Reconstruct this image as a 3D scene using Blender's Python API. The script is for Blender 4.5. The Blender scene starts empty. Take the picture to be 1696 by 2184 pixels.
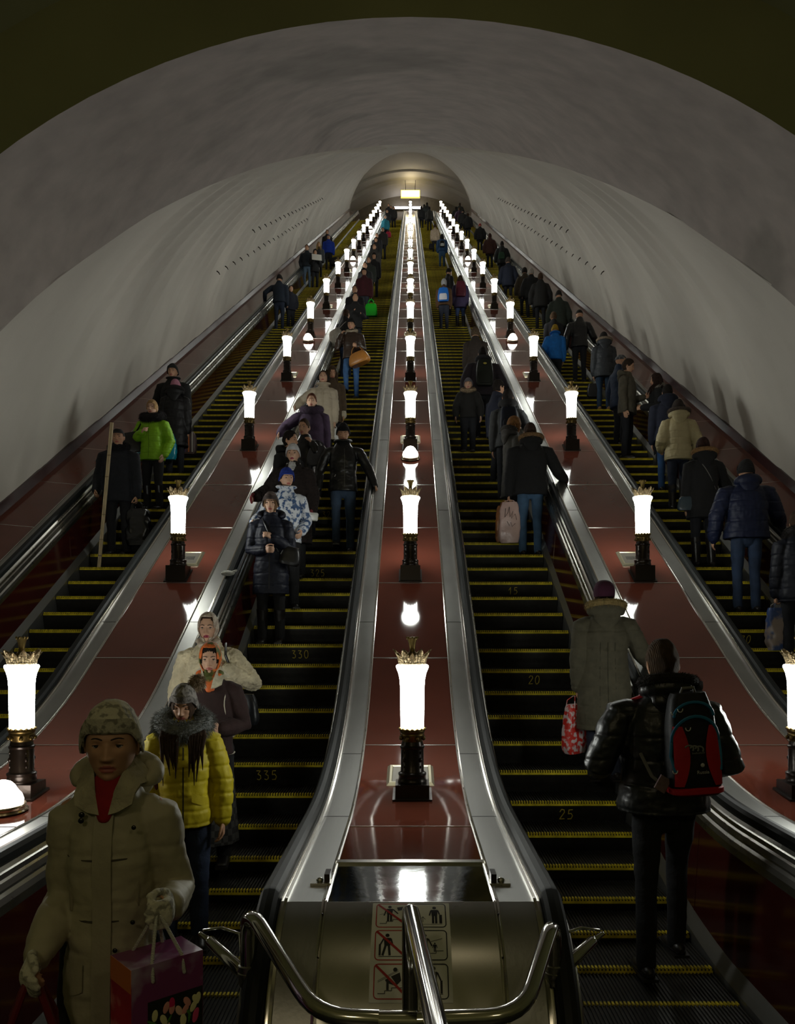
import bpy, math, random
from math import sin, cos, pi, sqrt, radians, exp
from mathutils import Vector, Matrix, Euler, noise
S = bpy.context.scene
COL = S.collection
D = bpy.data
random.seed(7)
# ------------------------------------------------------------------ camera / look
F = 1725.0; CX = 875.5; HY = 1331.0; CZ = 2.05
cam_d = D.cameras.new('camera'); cam = D.objects.new('camera', cam_d); COL.objects.link(cam)
cam.location = (0, 0, CZ); cam.rotation_euler = (pi/2, 0, 0)
cam_d.sensor_fit = 'VERTICAL'; cam_d.sensor_height = 36.0; cam_d.sensor_width = 36.0*1696/2184
cam_d.lens = F*36.0/2184
cam_d.shift_x = -(CX-848)/2184; cam_d.shift_y = (HY-1092)/2184
cam_d.clip_end = 300; cam_d.clip_start = 0.05
S.camera = cam
vs = S.view_settings
vs.view_transform = 'Standard'; vs.look = 'None'; vs.gamma = 1.0; vs.use_curve_mapping = False
vs.exposure = 1.4
try:
    S.cycles.sample_clamp_indirect = 4.0
    S.cycles.max_bounces = 7; S.cycles.diffuse_bounces = 4; S.cycles.glossy_bounces = 4
    S.cycles.caustics_reflective = False; S.cycles.caustics_refractive = False
    S.cycles.blur_glossy = 0.1
except Exception: pass

# ------------------------------------------------------------------ materials
_m = {}
def mat(key, color=(0.5,0.5,0.5), rough=0.6, metal=0.0, bump=None, var=0.0, vscale=6.0, spec=0.5, coat=0.0,
        emit=None, estr=0.0, stretch=(1,1,1), color2=None, c2=('NOISE', 8.0, 0.5), sheen=0.0, rvar=0.0):
    """procedural principled material; bump=(kind, scale, strength), var = brightness mottling"""
    if key in _m: return _m[key]
    m = D.materials.new(key); m.use_nodes = True
    nt = m.node_tree; N = nt.nodes; L = nt.links
    b = N.get('Principled BSDF')
    c4 = (*color, 1)
    b.inputs['Base Color'].default_value = c4
    b.inputs['Roughness'].default_value = rough
    b.inputs['Metallic'].default_value = metal
    b.inputs['Specular IOR Level'].default_value = spec
    b.inputs['Coat Weight'].default_value = coat
    b.inputs['Coat Roughness'].default_value = 0.05
    if sheen: b.inputs['Sheen Weight'].default_value = sheen
    if emit is not None:
        b.inputs['Emission Color'].default_value = (*emit, 1); b.inputs['Emission Strength'].default_value = estr
    tc = N.new('ShaderNodeTexCoord'); mp = N.new('ShaderNodeMapping')
    mp.inputs['Scale'].default_value = stretch
    L.new(tc.outputs['Object'], mp.inputs['Vector'])
    def tex(kind, scale, detail=4):
        if kind == 'WAVEZ' or kind == 'WAVEX' or kind == 'WAVEY':
            t = N.new('ShaderNodeTexWave'); t.bands_direction = kind[-1]; t.inputs['Scale'].default_value = scale
            t.inputs['Distortion'].default_value = 1.5; t.inputs['Detail'].default_value = 1.0
        elif kind == 'VORONOI':
            t = N.new('ShaderNodeTexVoronoi'); t.inputs['Scale'].default_value = scale
        elif kind == 'CHECK':
            t = N.new('ShaderNodeTexChecker'); t.inputs['Scale'].default_value = scale
        else:
            t = N.new('ShaderNodeTexNoise'); t.inputs['Scale'].default_value = scale; t.inputs['Detail'].default_value = detail
        L.new(mp.outputs['Vector'], t.inputs['Vector'])
        for nm in ('Fac', 'Distance', 'Color'):
            if nm in t.outputs: return t.outputs[nm]
    cout = None
    if color2 is not None:
        f = tex(c2[0], c2[1]); r = N.new('ShaderNodeValToRGB')
        r.color_ramp.elements[0].position = max(0, c2[2]-0.04); r.color_ramp.elements[1].position = min(1, c2[2]+0.04)
        r.color_ramp.elements[0].color = c4; r.color_ramp.elements[1].color = (*color2, 1)
        L.new(f, r.inputs['Fac']); cout = r.outputs['Color']
    if var > 0:
        f = tex('NOISE', vscale); mr = N.new('ShaderNodeMapRange')
        mr.inputs['From Min'].default_value = 0.3; mr.inputs['From Max'].default_value = 0.7
        mr.inputs['To Min'].default_value = 1-var; mr.inputs['To Max'].default_value = 1+var
        L.new(f, mr.inputs['Value'])
        mx = N.new('ShaderNodeVectorMath'); mx.operation = 'SCALE'
        if cout: L.new(cout, mx.inputs[0])
        else: mx.inputs[0].default_value = color
        L.new(mr.outputs['Result'], mx.inputs['Scale']); cout = mx.outputs['Vector']
    if cout: L.new(cout, b.inputs['Base Color'])
    if rvar > 0:
        f = tex('NOISE', 3.0); mr = N.new('ShaderNodeMapRange')
        mr.inputs['To Min'].default_value = max(0.01, rough-rvar); mr.inputs['To Max'].default_value = rough+rvar
        L.new(f, mr.inputs['Value']); L.new(mr.outputs['Result'], b.inputs['Roughness'])
    if bump:
        f = tex(bump[0], bump[1]); bn = N.new('ShaderNodeBump')
        bn.inputs['Strength'].default_value = bump[2]; bn.inputs['Distance'].default_value = 0.01 if len(bump) < 4 else bump[3]
        L.new(f, bn.inputs['Height']); L.new(bn.outputs['Normal'], b.inputs['Normal'])
    _m[key] = m
    return m

# ------------------------------------------------------------------ mesh accumulator
class MB:
    def __init__(s): s.v = []; s.f = []; s.m = []
    def add(s, vs_, fs, mi=0):
        o = len(s.v); s.v.extend([tuple(v) for v in vs_])
        for f in fs:
            s.f.append(tuple(i+o for i in f)); s.m.append(mi)
    def box(s, lo, hi, mi=0, bottom=True):
        x0,y0,z0 = lo; x1,y1,z1 = hi
        v = [(x0,y0,z0),(x1,y0,z0),(x1,y1,z0),(x0,y1,z0),(x0,y0,z1),(x1,y0,z1),(x1,y1,z1),(x0,y1,z1)]
        f = [(4,5,6,7),(0,1,5,4),(1,2,6,5),(2,3,7,6),(3,0,4,7)]
        if bottom: f.append((3,2,1,0))
        s.add(v, f, mi)
    def obox(s, c, ax, mi=0):
        """oriented box: centre c, three half-axis vectors"""
        c = Vector(c); a, b, d = [Vector(q) for q in ax]
        v = [c+i*a+j*b+k*d for k in (-1,1) for (i,j) in ((-1,-1),(1,-1),(1,1),(-1,1))]
        s.add(v, [(3,2,1,0),(4,5,6,7),(0,1,5,4),(1,2,6,5),(2,3,7,6),(3,0,4,7)], mi)
    def tube(s, pts, rad, seg=12, mi=0, up=None, caps=True, rnd=True, arc0=None):
        """closed tube through pts; rad: float or list of r or (ru, rv)"""
        P = [Vector(p) for p in pts]; n = len(P)
        if not isinstance(rad, (list, tuple)): rad = [rad]*n
        R = [(r, r) if not isinstance(r, (list, tuple)) else r for r in rad]
        if caps and rnd:   # rounded ends
            def endcap(p, q, r, sgn):
                d = (p-q).normalized(); rr = min(r)
                return [(p+d*rr*0.55, (r[0]*0.8, r[1]*0.8)), (p+d*rr*0.92, (r[0]*0.38, r[1]*0.38))]
            a = endcap(P[0], P[1], R[0], 1); b = endcap(P[-1], P[-2], R[-1], 1)
            P = [a[1][0], a[0][0]]+P+[b[0][0], b[1][0]]
            R = [a[1][1], a[0][1]]+R+[b[0][1], b[1][1]]; n = len(P)
        T = []
        for i in range(n):
            t = (P[min(i+1,n-1)]-P[max(i-1,0)])
            T.append(t.normalized() if t.length > 1e-9 else Vector((0,0,1)))
        u = Vector(up) if up is not None else (Vector((1,0,0)) if abs(T[0].x) < 0.9 else Vector((0,1,0)))
        u = (u-T[0]*u.dot(T[0])).normalized()
        vs_ = []
        for i in range(n):
            if up is not None:
                w = Vector(up); w = w-T[i]*w.dot(T[i])
                if w.length > 1e-4: u = w.normalized()
            else:
                u = (u-T[i]*u.dot(T[i])).normalized()
            v = T[i].cross(u)
            for k in range(seg):
                a = 2*pi*k/seg
                vs_.append(P[i]+u*(R[i][0]*cos(a))+v*(R[i][1]*sin(a)))
        fs = []
        for i in range(n-1):
            for k in range(seg):
                k2 = (k+1) % seg
                fs.append((i*seg+k, i*seg+k2, (i+1)*seg+k2, (i+1)*seg+k))
        if caps:
            fs.append(tuple(range(seg-1, -1, -1))); fs.append(tuple((n-1)*seg+k for k in range(seg)))
        s.add(vs_, fs, mi)
    def ell(s, c, r, seg=16, rings=10, mi=0, rot=None, fn=None):
        c = Vector(c); vs_ = []; fs = []
        for i in range(rings+1):
            la = -pi/2+pi*i/rings
            for k in range(seg):
                a = 2*pi*k/seg
                p = Vector((r[0]*cos(la)*cos(a), r[1]*cos(la)*sin(a), r[2]*sin(la)))
                if fn: p = fn(p)
                if rot: p = rot @ p
                vs_.append(c+p)
        for i in range(rings):
            for k in range(seg):
                k2 = (k+1) % seg
                fs.append((i*seg+k, i*seg+k2, (i+1)*seg+k2, (i+1)*seg+k))
        s.add(vs_, fs, mi)
    def lathe(s, prof, seg=24, mi=0, c=(0,0,0), capt=False, capb=False):
        vs_ = []; fs = []; n = len(prof)
        for r, z in prof:
            for k in range(seg):
                a = 2*pi*k/seg; vs_.append((c[0]+r*cos(a), c[1]+r*sin(a), c[2]+z))
        for i in range(n-1):
            for k in range(seg):
                k2 = (k+1) % seg; fs.append((i*seg+k, i*seg+k2, (i+1)*seg+k2, (i+1)*seg+k))
        if capb: fs.append(tuple(range(seg-1, -1, -1)))
        if capt: fs.append(tuple((n-1)*seg+k for k in range(seg)))
        s.add(vs_, fs, mi)
    def grid(s, rows, mi=0, closed=False):
        """rows: list of equally long point lists"""
        n = len(rows[0]); vs_ = [p for r in rows for p in r]; fs = []
        for i in range(len(rows)-1):
            for k in range(n if closed else n-1):
                k2 = (k+1) % n
                fs.append((i*n+k, i*n+k2, (i+1)*n+k2, (i+1)*n+k))
        s.add(vs_, fs, mi)
    def loft(s, rings, mi=0):
        """closed solid through closed rings"""
        n = len(rings[0]); o = len(s.v)
        s.grid(rings, mi, closed=True)
        s.f.append(tuple(o+k for k in range(n-1, -1, -1))); s.m.append(mi)
        q = o+(len(rings)-1)*n
        s.f.append(tuple(q+k for k in range(n))); s.m.append(mi)
    def mesh(s, name, mats, smooth=True, angle=None):
        me = D.meshes.new(name); me.from_pydata(s.v, [], s.f)
        for m in mats: me.materials.append(m)
        if len(mats) > 1: me.polygons.foreach_set('material_index', s.m)
        me.polygons.foreach_set('use_smooth', [smooth]*len(s.f))
        me.update()
        if smooth and angle: me.set_sharp_from_angle(angle=radians(angle))
        return me

def obj(name, mb, mats, parent=None, smooth=True, angle=40, loc=None, rot=None):
    if not isinstance(mats, (list, tuple)): mats = [mats]
    me = mb if isinstance(mb, bpy.types.Mesh) else mb.mesh(name, mats, smooth, angle)
    o = D.objects.new(name, me); COL.objects.link(o)
    if parent is not None: o.parent = parent
    if loc is not None: o.location = loc
    if rot is not None: o.rotation_euler = rot
    return o
def tag(o, label, cat, group=None):
    o['label'] = label; o['category'] = cat
    if group: o['group'] = group
    return o
def thing(name, label, cat, loc=(0,0,0), rotz=0.0, group=None):
    o = D.objects.new(name, None); COL.objects.link(o)
    o.location = loc; o.rotation_euler = (0,0,rotz); o.empty_display_size = 0.1
    return tag(o, label, cat, group)
def struct(name, mb, mats, smooth=True, angle=40, parent=None):
    o = obj(name, mb, mats, parent, smooth, angle)
    if parent is None: o['kind'] = 'structure'
    return o
def copy_tree(o, parent=None):
    c = o.copy(); COL.objects.link(c)
    if parent is not None: c.parent = parent
    for ch in list(o.children): copy_tree(ch, c)
    return c
# ================================================================== paths (Y = depth, Z = height)
TN = 1/sqrt(3); ZT = 36.6; P = 2.515; EX = P/2
def make_path(z0, b, R, zt, Rt):
    """height of a flat - 30 degree incline - flat run at depth Y, and the incline angle there"""
    yi = (z0-b)/TN; t = R*math.tan(radians(15)); ya = yi-t; yb = yi+t*cos(pi/6)
    yj = (zt-b)/TN; u = Rt*math.tan(radians(15)); yc = yj-u*cos(pi/6); yd = yj+u
    def f(Y):
        if Y <= ya: return z0, 0.0
        if Y < yb: d = Y-ya; return z0+R-sqrt(R*R-d*d), math.asin(d/R)
        if Y <= yc: return b+TN*Y, pi/6
        if Y < yd: d = yd-Y; return zt-Rt+sqrt(Rt*Rt-d*d), math.asin(d/Rt)
        return zt, 0.0
    f.marks = (ya, yb, yc, yd)
    return f
step_z = make_path(0.0, -3.27, 5.6, ZT, 4.0)
deck_z = make_path(0.925, -2.49, 5.0, ZT+0.9, 5.0)
def samples(f, y0, y1):
    ya, yb, yc, yd = f.marks; out = {y0, y1}
    def lin(a, b, n):
        for i in range(n+1):
            y = a+(b-a)*i/n
            if y0 <= y <= y1: out.add(round(y, 4))
    lin(ya, yb, 22); lin(yc, yd, 12); lin(yb, yc, 24)
    return sorted(out)
# newel: ridge, then curving down towards the landing
YR, ZR, RN, A0 = 3.278, 0.925, 0.70, radians(17)
def newel_pt(a):  # a = angle below horizontal
    return YR-RN*(sin(a)-sin(A0)), ZR-RN*(cos(A0)-cos(a))
DECK = []   # (Y, Z, ny, nz)
for i in range(14):
    a = pi/2-(pi/2-A0)*i/13; y, z = newel_pt(a); DECK.append((y, z, -sin(a), cos(a)))
DECK.insert(0, (DECK[0][0], 0.02, -1, 0))
DECK.append((YR-0.001, ZR, -sin(A0)*0.5, 1))
for y in samples(deck_z, YR+0.02, 76.0):
    z, a = deck_z(y); DECK.append((y, z, -sin(a), cos(a)))
NEWEL_N = 16
def off(p, o): return (p[0]+o*p[2], p[1]+o*p[3])

# ================================================================== materials
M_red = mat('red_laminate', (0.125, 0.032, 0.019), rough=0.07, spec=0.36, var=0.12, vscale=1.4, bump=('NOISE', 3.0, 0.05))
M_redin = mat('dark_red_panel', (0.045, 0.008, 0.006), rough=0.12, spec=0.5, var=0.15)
M_alu = mat('brushed_aluminium', (0.31, 0.31, 0.295), rough=0.40, metal=0.9, bump=('NOISE', 60, 0.06), stretch=(1, 0.06, 1), var=0.1, vscale=5, rvar=0.08)
M_trim = mat('polished_trim', (0.62, 0.60, 0.56), rough=0.2, metal=1.0)
M_steel = mat('stainless_steel', (0.44, 0.43, 0.39), rough=0.28, metal=1.0, var=0.06, rvar=0.06, bump=('NOISE', 3, 0.03))
M_mirror = mat('scuffed_mirror_steel', (0.30, 0.31, 0.32), rough=0.08, metal=1.0, bump=('NOISE', 14, 0.05), var=0.15, vscale=12, rvar=0.06)
M_chrome = mat('chromed_tube', (0.55, 0.54, 0.50), rough=0.12, metal=1.0)
M_rubber = mat('handrail_rubber', (0.012, 0.014, 0.014), rough=0.45, spec=0.16)
M_stepd = mat('step_dark_metal', (0.018, 0.017, 0.014), rough=0.5, metal=0.2, var=0.3, vscale=20, bump=('NOISE', 90, 0.15))
M_rib = mat('step_rib_metal', (0.05, 0.048, 0.04), rough=0.42, metal=0.6)
M_yel = mat('yellow_step_paint', (0.72, 0.58, 0.02), rough=0.6, var=0.35, vscale=14)
M_dig = mat('painted_digit_yellow', (0.60, 0.46, 0.06), rough=0.7)
M_plaster = mat('tunnel_plaster', (0.60, 0.565, 0.50), rough=0.85, var=0.07, vscale=0.6, bump=('NOISE', 5, 0.25))
M_plaster2 = mat('smooth_grey_plaster', (0.43, 0.385, 0.355), rough=0.9, var=0.12, vscale=3.0, bump=('NOISE', 9, 0.3), color2=(0.33, 0.30, 0.275), c2=('NOISE', 0.55, 0.60))
M_olive = mat('olive_vault_paint', (0.25, 0.255, 0.12), rough=0.85, var=0.12, vscale=0.7, bump=('NOISE', 7, 0.2))
M_kerb = mat('dark_red_kerb', (0.035, 0.008, 0.009), rough=0.3, var=0.3, vscale=5, bump=('NOISE', 5, 0.12))
M_floor = mat('dark_granite_floor', (0.03, 0.028, 0.026), rough=0.35, var=0.4, vscale=40)
M_black = mat('black_gap', (0.004, 0.004, 0.004), rough=0.9)
M_glow = mat('lit_opal_glass', (0.9, 0.9, 0.86), rough=0.4, emit=(0.97, 1.0, 0.93), estr=11.0)
M_dome = mat('lit_dome_glass', (0.9, 0.85, 0.8), rough=0.4, emit=(1.0, 0.90, 0.80), estr=5.0)
M_iron = mat('dark_cast_bronze', (0.020, 0.013, 0.009), rough=0.28, metal=0.55, spec=0.6, bump=('NOISE', 40, 0.1))
M_bronze = mat('aged_bronze', (0.16, 0.11, 0.035), rough=0.35, metal=0.85, var=0.3, vscale=30)
M_crown = mat('pale_gilt_bronze', (0.24, 0.18, 0.10), rough=0.4, metal=0.75, var=0.45, vscale=60, bump=('NOISE', 70, 0.8))
M_sticker = mat('white_vinyl_sticker', (0.80, 0.81, 0.78), rough=0.35, spec=0.4)
M_pict = mat('black_print', (0.01, 0.01, 0.01), rough=0.5)
M_redp = mat('red_print', (0.45, 0.02, 0.015), rough=0.5)
M_greyp = mat('grey_print', (0.25, 0.25, 0.24), rough=0.5)
M_white_em = mat('fluorescent_tube', (0.9, 0.9, 0.9), emit=(0.95, 0.93, 1.0), estr=4.0)
M_sign_em = mat('backlit_sign_face', (0.9, 0.9, 0.85), emit=(1.0, 0.97, 0.85), estr=1.6)
M_sign_y = mat('backlit_yellow_border', (0.9, 0.6, 0.1), emit=(1.0, 0.72, 0.12), estr=0.7)
M_lampr = mat('red_sign_letters', (0.6, 0.05, 0.02), emit=(1.0, 0.12, 0.04), estr=0.8)

# ================================================================== balustrades
NP = len(DECK)
def strip(mb, X0, sgn, xa, oa, xb, ob, i0, i1, mi=0):
    A = []; B = []
    for p in DECK[i0:i1]:
        a = off(p, oa); b = off(p, ob)
        A.append((X0+sgn*xa, a[0], a[1])); B.append((X0+sgn*xb, b[0], b[1]))
    if sgn > 0: mb.grid([A, B], mi)
    else: mb.grid([B, A], mi)
def prof(mb, sgn, pts, i0=0, i1=None, mi=0, X0=0):
    i1 = i1 or NP
    for (xa, oa), (xb, ob) in zip(pts, pts[1:]): strip(mb, X0, sgn, xa, oa, xb, ob, i0, i1, mi)
IR = NEWEL_N   # first index on the flat deck behind the ridge
YRED = 3.83
iRed = min(i for i in range(IR, NP) if DECK[i][0] >= YRED-0.05)
HR = [(0.527, 0.012), (0.530, 0.040), (0.545, 0.056), (0.570, 0.060), (0.592, 0.054), (0.606, 0.034), (0.608, 0.008), (0.600, -0.012)]
MO = [(0.600, -0.012), (0.612, -0.03), (0.622, -0.035), (0.624, -0.06), (0.634, -0.07), (0.640, -0.10), (0.636, -0.115), (0.648, -0.13), (0.655, -0.16), (0.655, -0.205)]
def side_parts(root, sgn, kinds, far=False):
    g = MB(); prof(g, sgn, [(0.495, 0.0), (0.497, 0.012), (0.508, 0.014), (0.510, 0.004), (0.518, 0.004), (0.520, 0.016), (0.527, 0.012)])
    obj('handrail_guide', g, M_trim, root)
    h = MB(); prof(h, sgn, HR); obj('handrail', h, M_rubber, root, angle=60)
    m = MB(); prof(m, sgn, MO); obj('side_moulding', m, M_steel, root)
    # inner face between moulding and skirt, vertical run following the steps
    inn = MB(); sk = MB(); A = []; B = []; C_ = []; D_ = []; E_ = []
    for p in DECK[IR:]:
        a = off(p, -0.205); zs = step_z(p[0])[0]
        A.append((sgn*0.655, a[0], a[1])); B.append((sgn*0.690, p[0], zs+0.115))
        C_.append((sgn*0.690, p[0], zs+0.115)); D_.append((sgn*0.730, p[0], zs+0.02)); E_.append((sgn*0.731, p[0], zs-0.30))
    def G(mb, a, b): mb.grid([a, b] if sgn > 0 else [b, a])
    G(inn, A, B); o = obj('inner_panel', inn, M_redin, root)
    # panel joints on inner face
    j = MB()
    for y in [5.2+2.58*k for k in range(0, 26)]:
        za = deck_z(y)[0]-0.25; zb = step_z(y)[0]+0.115
        j.obox((sgn*0.6745, y, (za+zb)/2), ((0.0015, 0, 0), (0, 0.003, 0), (sgn*0.0165, 0, -(za-zb)/2)))
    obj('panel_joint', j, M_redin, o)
    G(sk, C_, D_); G(sk, D_, E_); obj('skirt_strip', sk, M_alu, root)
    # newel flank, closing the side below the ridge
    n = MB(); T_ = [(sgn*0.655,)+off(p, -0.205) for p in DECK[:IR+1]]
    Bq = [(sgn*0.690, t[1], 0.0) for t in T_]
    n.grid([T_, Bq] if sgn > 0 else [Bq, T_]); obj('newel_flank', n, M_steel, root)

SEAM0 = None
def balustrade(X0, which):
    global SEAM0
    cx = {'left': 'left', 'centre': 'central', 'right': 'right'}[which]
    lab = {'centre': 'central escalator balustrade with red top panels, metal nose and pictogram sticker',
           'left': 'balustrade with red top panels between the two left escalators',
           'right': 'balustrade with red top panels between the two right escalators'}[which]
    root = thing('escalator_balustrade', lab, 'balustrade', (X0, 0, 0), group='balustrades')
    r = MB(); A = [(-0.336, YRED, deck_z(YRED)[0])]; B = [(0.336, YRED, deck_z(YRED)[0])]
    for p in DECK[iRed+1:]: A.append((-0.336, p[0], p[1])); B.append((0.336, p[0], p[1]))
    r.grid([B, A]); obj('deck_panel', r, M_red, root)
    s = MB()
    ys = [8.62+1.29*k for k in range(-1, 46)]+[6.04, 4.49]
    for y in ys:
        z, a = deck_z(y)
        if z > ZT+0.95: continue
        if SEAM0 is None:
            s.obox((0, 0, 0), ((0.336, 0, 0), (0, 0.0055, 0), (0, 0, 0.003))); SEAM0 = s.mesh('panel_seam', [M_trim], False)
        o = D.objects.new('panel_seam', SEAM0); COL.objects.link(o); o.parent = root; o.location = (0, y, z+0.001); o.rotation_euler = (a, 0, 0)
    s = MB(); z, a = deck_z(YRED); s.obox((0, YRED-0.02, z+0.004), ((0.345, 0, 0), (0, 0.022, 0), (0, 0, 0.006)))
    obj('end_strip', s, M_trim, root)
    # mirror panel at the end of the flat deck, then the curved nose
    q = MB(); q.grid([[(0.336, YRED-0.04, ZR), (0.336, YR, ZR)], [(-0.336, YRED-0.04, ZR), (-0.336, YR, ZR)]])
    obj('mirror_panel', q, M_mirror, root)
    n = MB(); prof(n, 1, [(-0.336, 0.0), (0.336, 0.0)], 0, IR); obj('nose_panel', n, M_steel, root)
    for sgn in (-1, 1):
        t = MB(); prof(t, sgn, [(0.336, 0.0), (0.337, 0.006), (0.343, 0.008), (0.346, 0.003), (0.350, 0.009), (0.357, 0.007), (0.358, 0.0)])
        obj('deck_trim', t, M_trim, root)
        d = MB(); prof(d, sgn, [(0.358, 0.0), (0.495, 0.0)]); dk = obj('metal_deck', d, M_alu, root)
        g = MB()
        for y in [4.72, 5.9, 7.9]+[10.4+2.58*k for k in range(22)]:
            z, a = deck_z(y); g.obox((sgn*0.4265, y, z+0.0008), ((0.0685, 0, 0), (0, 0.002*cos(a), 0.002*sin(a)), (0, -0.001*sin(a), 0.001*cos(a))))
        obj('deck_joint', g, M_black, dk)
        # screws along the trim
        w = MB()
        for y in [3.3+0.33*k for k in range(22)]:
            z, a = deck_z(y); w.ell((sgn*0.347, y, z+0.006), (0.004, 0.004, 0.003), 6, 4)
        for k in range(5):
            y, z = newel_pt(A0+0.12+0.28*k); w.ell((sgn*0.349, y, z+0.006), (0.005, 0.005, 0.005), 6, 4)
        obj('trim_screws', w, M_iron, dk)
        side_parts(root, sgn, None)
        # hinge latch on the flat deck by the ridge
        l = MB(); l.box((sgn*0.385-0.045, 3.47, ZR+0.001), (sgn*0.385+0.045, 3.53, ZR+0.012), 0)
        l.box((sgn*0.360-0.012, 3.49, ZR+0.01), (sgn*0.360+0.012, 3.57, ZR+0.045), 1)
        l.ell((sgn*0.392, 3.5, ZR+0.018), (0.016, 0.014, 0.012), 10, 6, 0)
        obj('nose_latch', l, [M_steel, M_iron], root)
    # solid nose front lower edge + back closing strip
    return root
B_C = balustrade(0, 'centre'); B_L = balustrade(-P, 'left'); B_R = balustrade(P, 'right')

# wall-side balustrades: handrail at the escalator, metal strip, red ledge, kerb against the vault
def wall_side(sgn, lab):
    root = thing('wall_balustrade', lab, 'balustrade', (sgn*2*P, 0, 0), group='balustrades')
    s = -sgn    # the handrail side faces the escalator
    side_parts(root, s, None)
    d = MB(); prof(d, s, [(0.43, 0.0), (0.495, 0.0)]); obj('metal_deck', d, M_alu, root)
    t = MB(); prof(t, s, [(0.418, 0.0), (0.42, 0.008), (0.428, 0.008), (0.43, 0.0)]); obj('deck_trim', t, M_trim, root)
    r = MB(); prof(r, s, [(-0.09, 0.05), (0.418, 0.0)], IR); obj('ledge_panel', r, M_red, root)
    n = MB(); prof(n, s, [(-0.6, 0.0), (0.418, 0.0)], 0, IR+1); obj('nose_panel', n, M_steel, root)
    q = MB(); q.obox((0, 0, 0), ((0.254, 0, -s*0.025), (0, 0.005, 0), (0, 0, 0.003))); sm = q.mesh('panel_seam', [M_trim], False)
    for y in [8.62+1.29*k for k in range(-3, 46)]:
        z, a = deck_z(y)
        o = D.objects.new('panel_seam', sm); COL.objects.link(o); o.parent = root; o.location = (s*0.164, y, z+0.026); o.rotation_euler = (a, 0, 0)
    k = MB(); A = []; B = []; C_ = []
    for i, p in enumerate(DECK[IR:]):
        w = 0.002*noise.noise(Vector((p[0]*0.9, sgn*3, 0)))
        a = off(p, 0.05); b = off(p, 0.165+w); c = off(p, 0.18+w)
        A.append((-s*0.09, a[0], a[1])); B.append((-s*0.115, b[0], b[1])); C_.append((-s*0.55, c[0], c[1]))
    if s > 0: k.grid([B, A]); k.grid([C_, B])
    else: k.grid([A, B]); k.grid([B, C_])
    obj('kerb', k, M_kerb, root)
    return root
wall_side(-1, 'balustrade with red ledge running up beside the left tunnel wall')
wall_side(1, 'balustrade with red ledge running up beside the right tunnel wall')

# ================================================================== vaults (the setting)
RT = 5.3; AB = 2.5-RT/cos(pi/6)
def tun(th, Y, r=RT): return (r*sin(th), Y, AB+TN*Y+r*cos(th)/cos(pi/6))
ths = [radians(-79+158*i/72) for i in range(73)]
def yin(th):
    t = abs(math.degrees(th)); T = [(0, 17.0), (8, 16.4), (12, 14.9), (17, 12.4), (22, 11.0), (27.6, 10.2), (39, 9.1), (45, 8.3), (55, 7.6), (80, 7.1)]
    for (a, ya), (b, yb) in zip(T, T[1:]):
        if t <= b: q = (t-a)/(b-a); return ya+(yb-ya)*q
    return T[-1][1]
def rin(th): return RT-0.15*max(0, 1-(abs(th)/0.62)**2)-0.004
rows = []
YE = 68.6
ny = 420
for i in range(ny+1):
    row = []
    for th in ths:
        y0 = yin(th)-0.03; Y = y0+(YE-y0)*(i/ny)**1.15
        ph = (Y/1.03) % 1.0
        saw = 0.075*(ph-0.5)*(1 if Y > 11 else 0.3)
        w = 0.05*noise.noise(Vector((th*2.2, Y*0.22, 1.0)))*abs(sin(th))**2
        side = max(0, abs(th)-0.7)*0.05*sin(Y*2.1+3*sin(Y*0.37)+th*2)
        row.append(tun(th, Y, RT+saw*(1-0.8*min(1, abs(th)/1.36)**6)+w*(1-min(1, abs(th)/1.38)**10)+side*0.25))
    rows.append(row)
mb = MB(); mb.grid(rows); struct('ceiling', mb, M_plaster)
# smooth flared vault between the hall arch and the tunnel
RH, ZH, YH = 5.5, 1.43, 6.5
rows = []
for j in range(13):
    t = j/12; row = []
    for th in ths:
        a = tun(th, yin(th), rin(th)); ang = math.atan2(a[0], a[2]-ZH if abs(th) < 1.2 else max(0.2, a[2]-ZH))
        phi = th*1.06
        b = (RH*sin(phi), YH, ZH+RH*cos(phi))
        q = t**0.9
        row.append(tuple(b[k]+(a[k]-b[k])*q for k in range(3)))
    rows.append(row)
mb = MB(); mb.grid(rows); 
# small lip between the smooth vault and the ribbed tunnel
mb.grid([[tun(th, yin(th), rin(th)) for th in ths], [tun(th, yin(th)+0.02, RT+0.1) for th in ths]])
struct('ceiling_flare', mb, M_plaster2, angle=35)
mb = MB(); N_ = 60; A = []; B = []; C_ = []
for i in range(N_+1):
    a = radians(-105+210*i/N_)
    A.append((RH*sin(a), YH, ZH+RH*cos(a))); B.append((6.3*sin(a), YH, ZH+6.3*cos(a))); C_.append((6.3*sin(a), -4.0, ZH+6.3*cos(a)))
mb.grid([A, B]); mb.grid([B, C_]); struct('ceiling_hall', mb, M_olive, angle=30)
mb = MB(); mb.box((-6.4, -4.0, -0.25), (6.4, 3.05, 0.0)); struct('floor', mb, M_floor, smooth=False)
mb = MB(); mb.box((-6.4, -4.15, 0.0), (6.4, -4.0, 8.0)); struct('wall_back', mb, M_olive, smooth=False)
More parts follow.
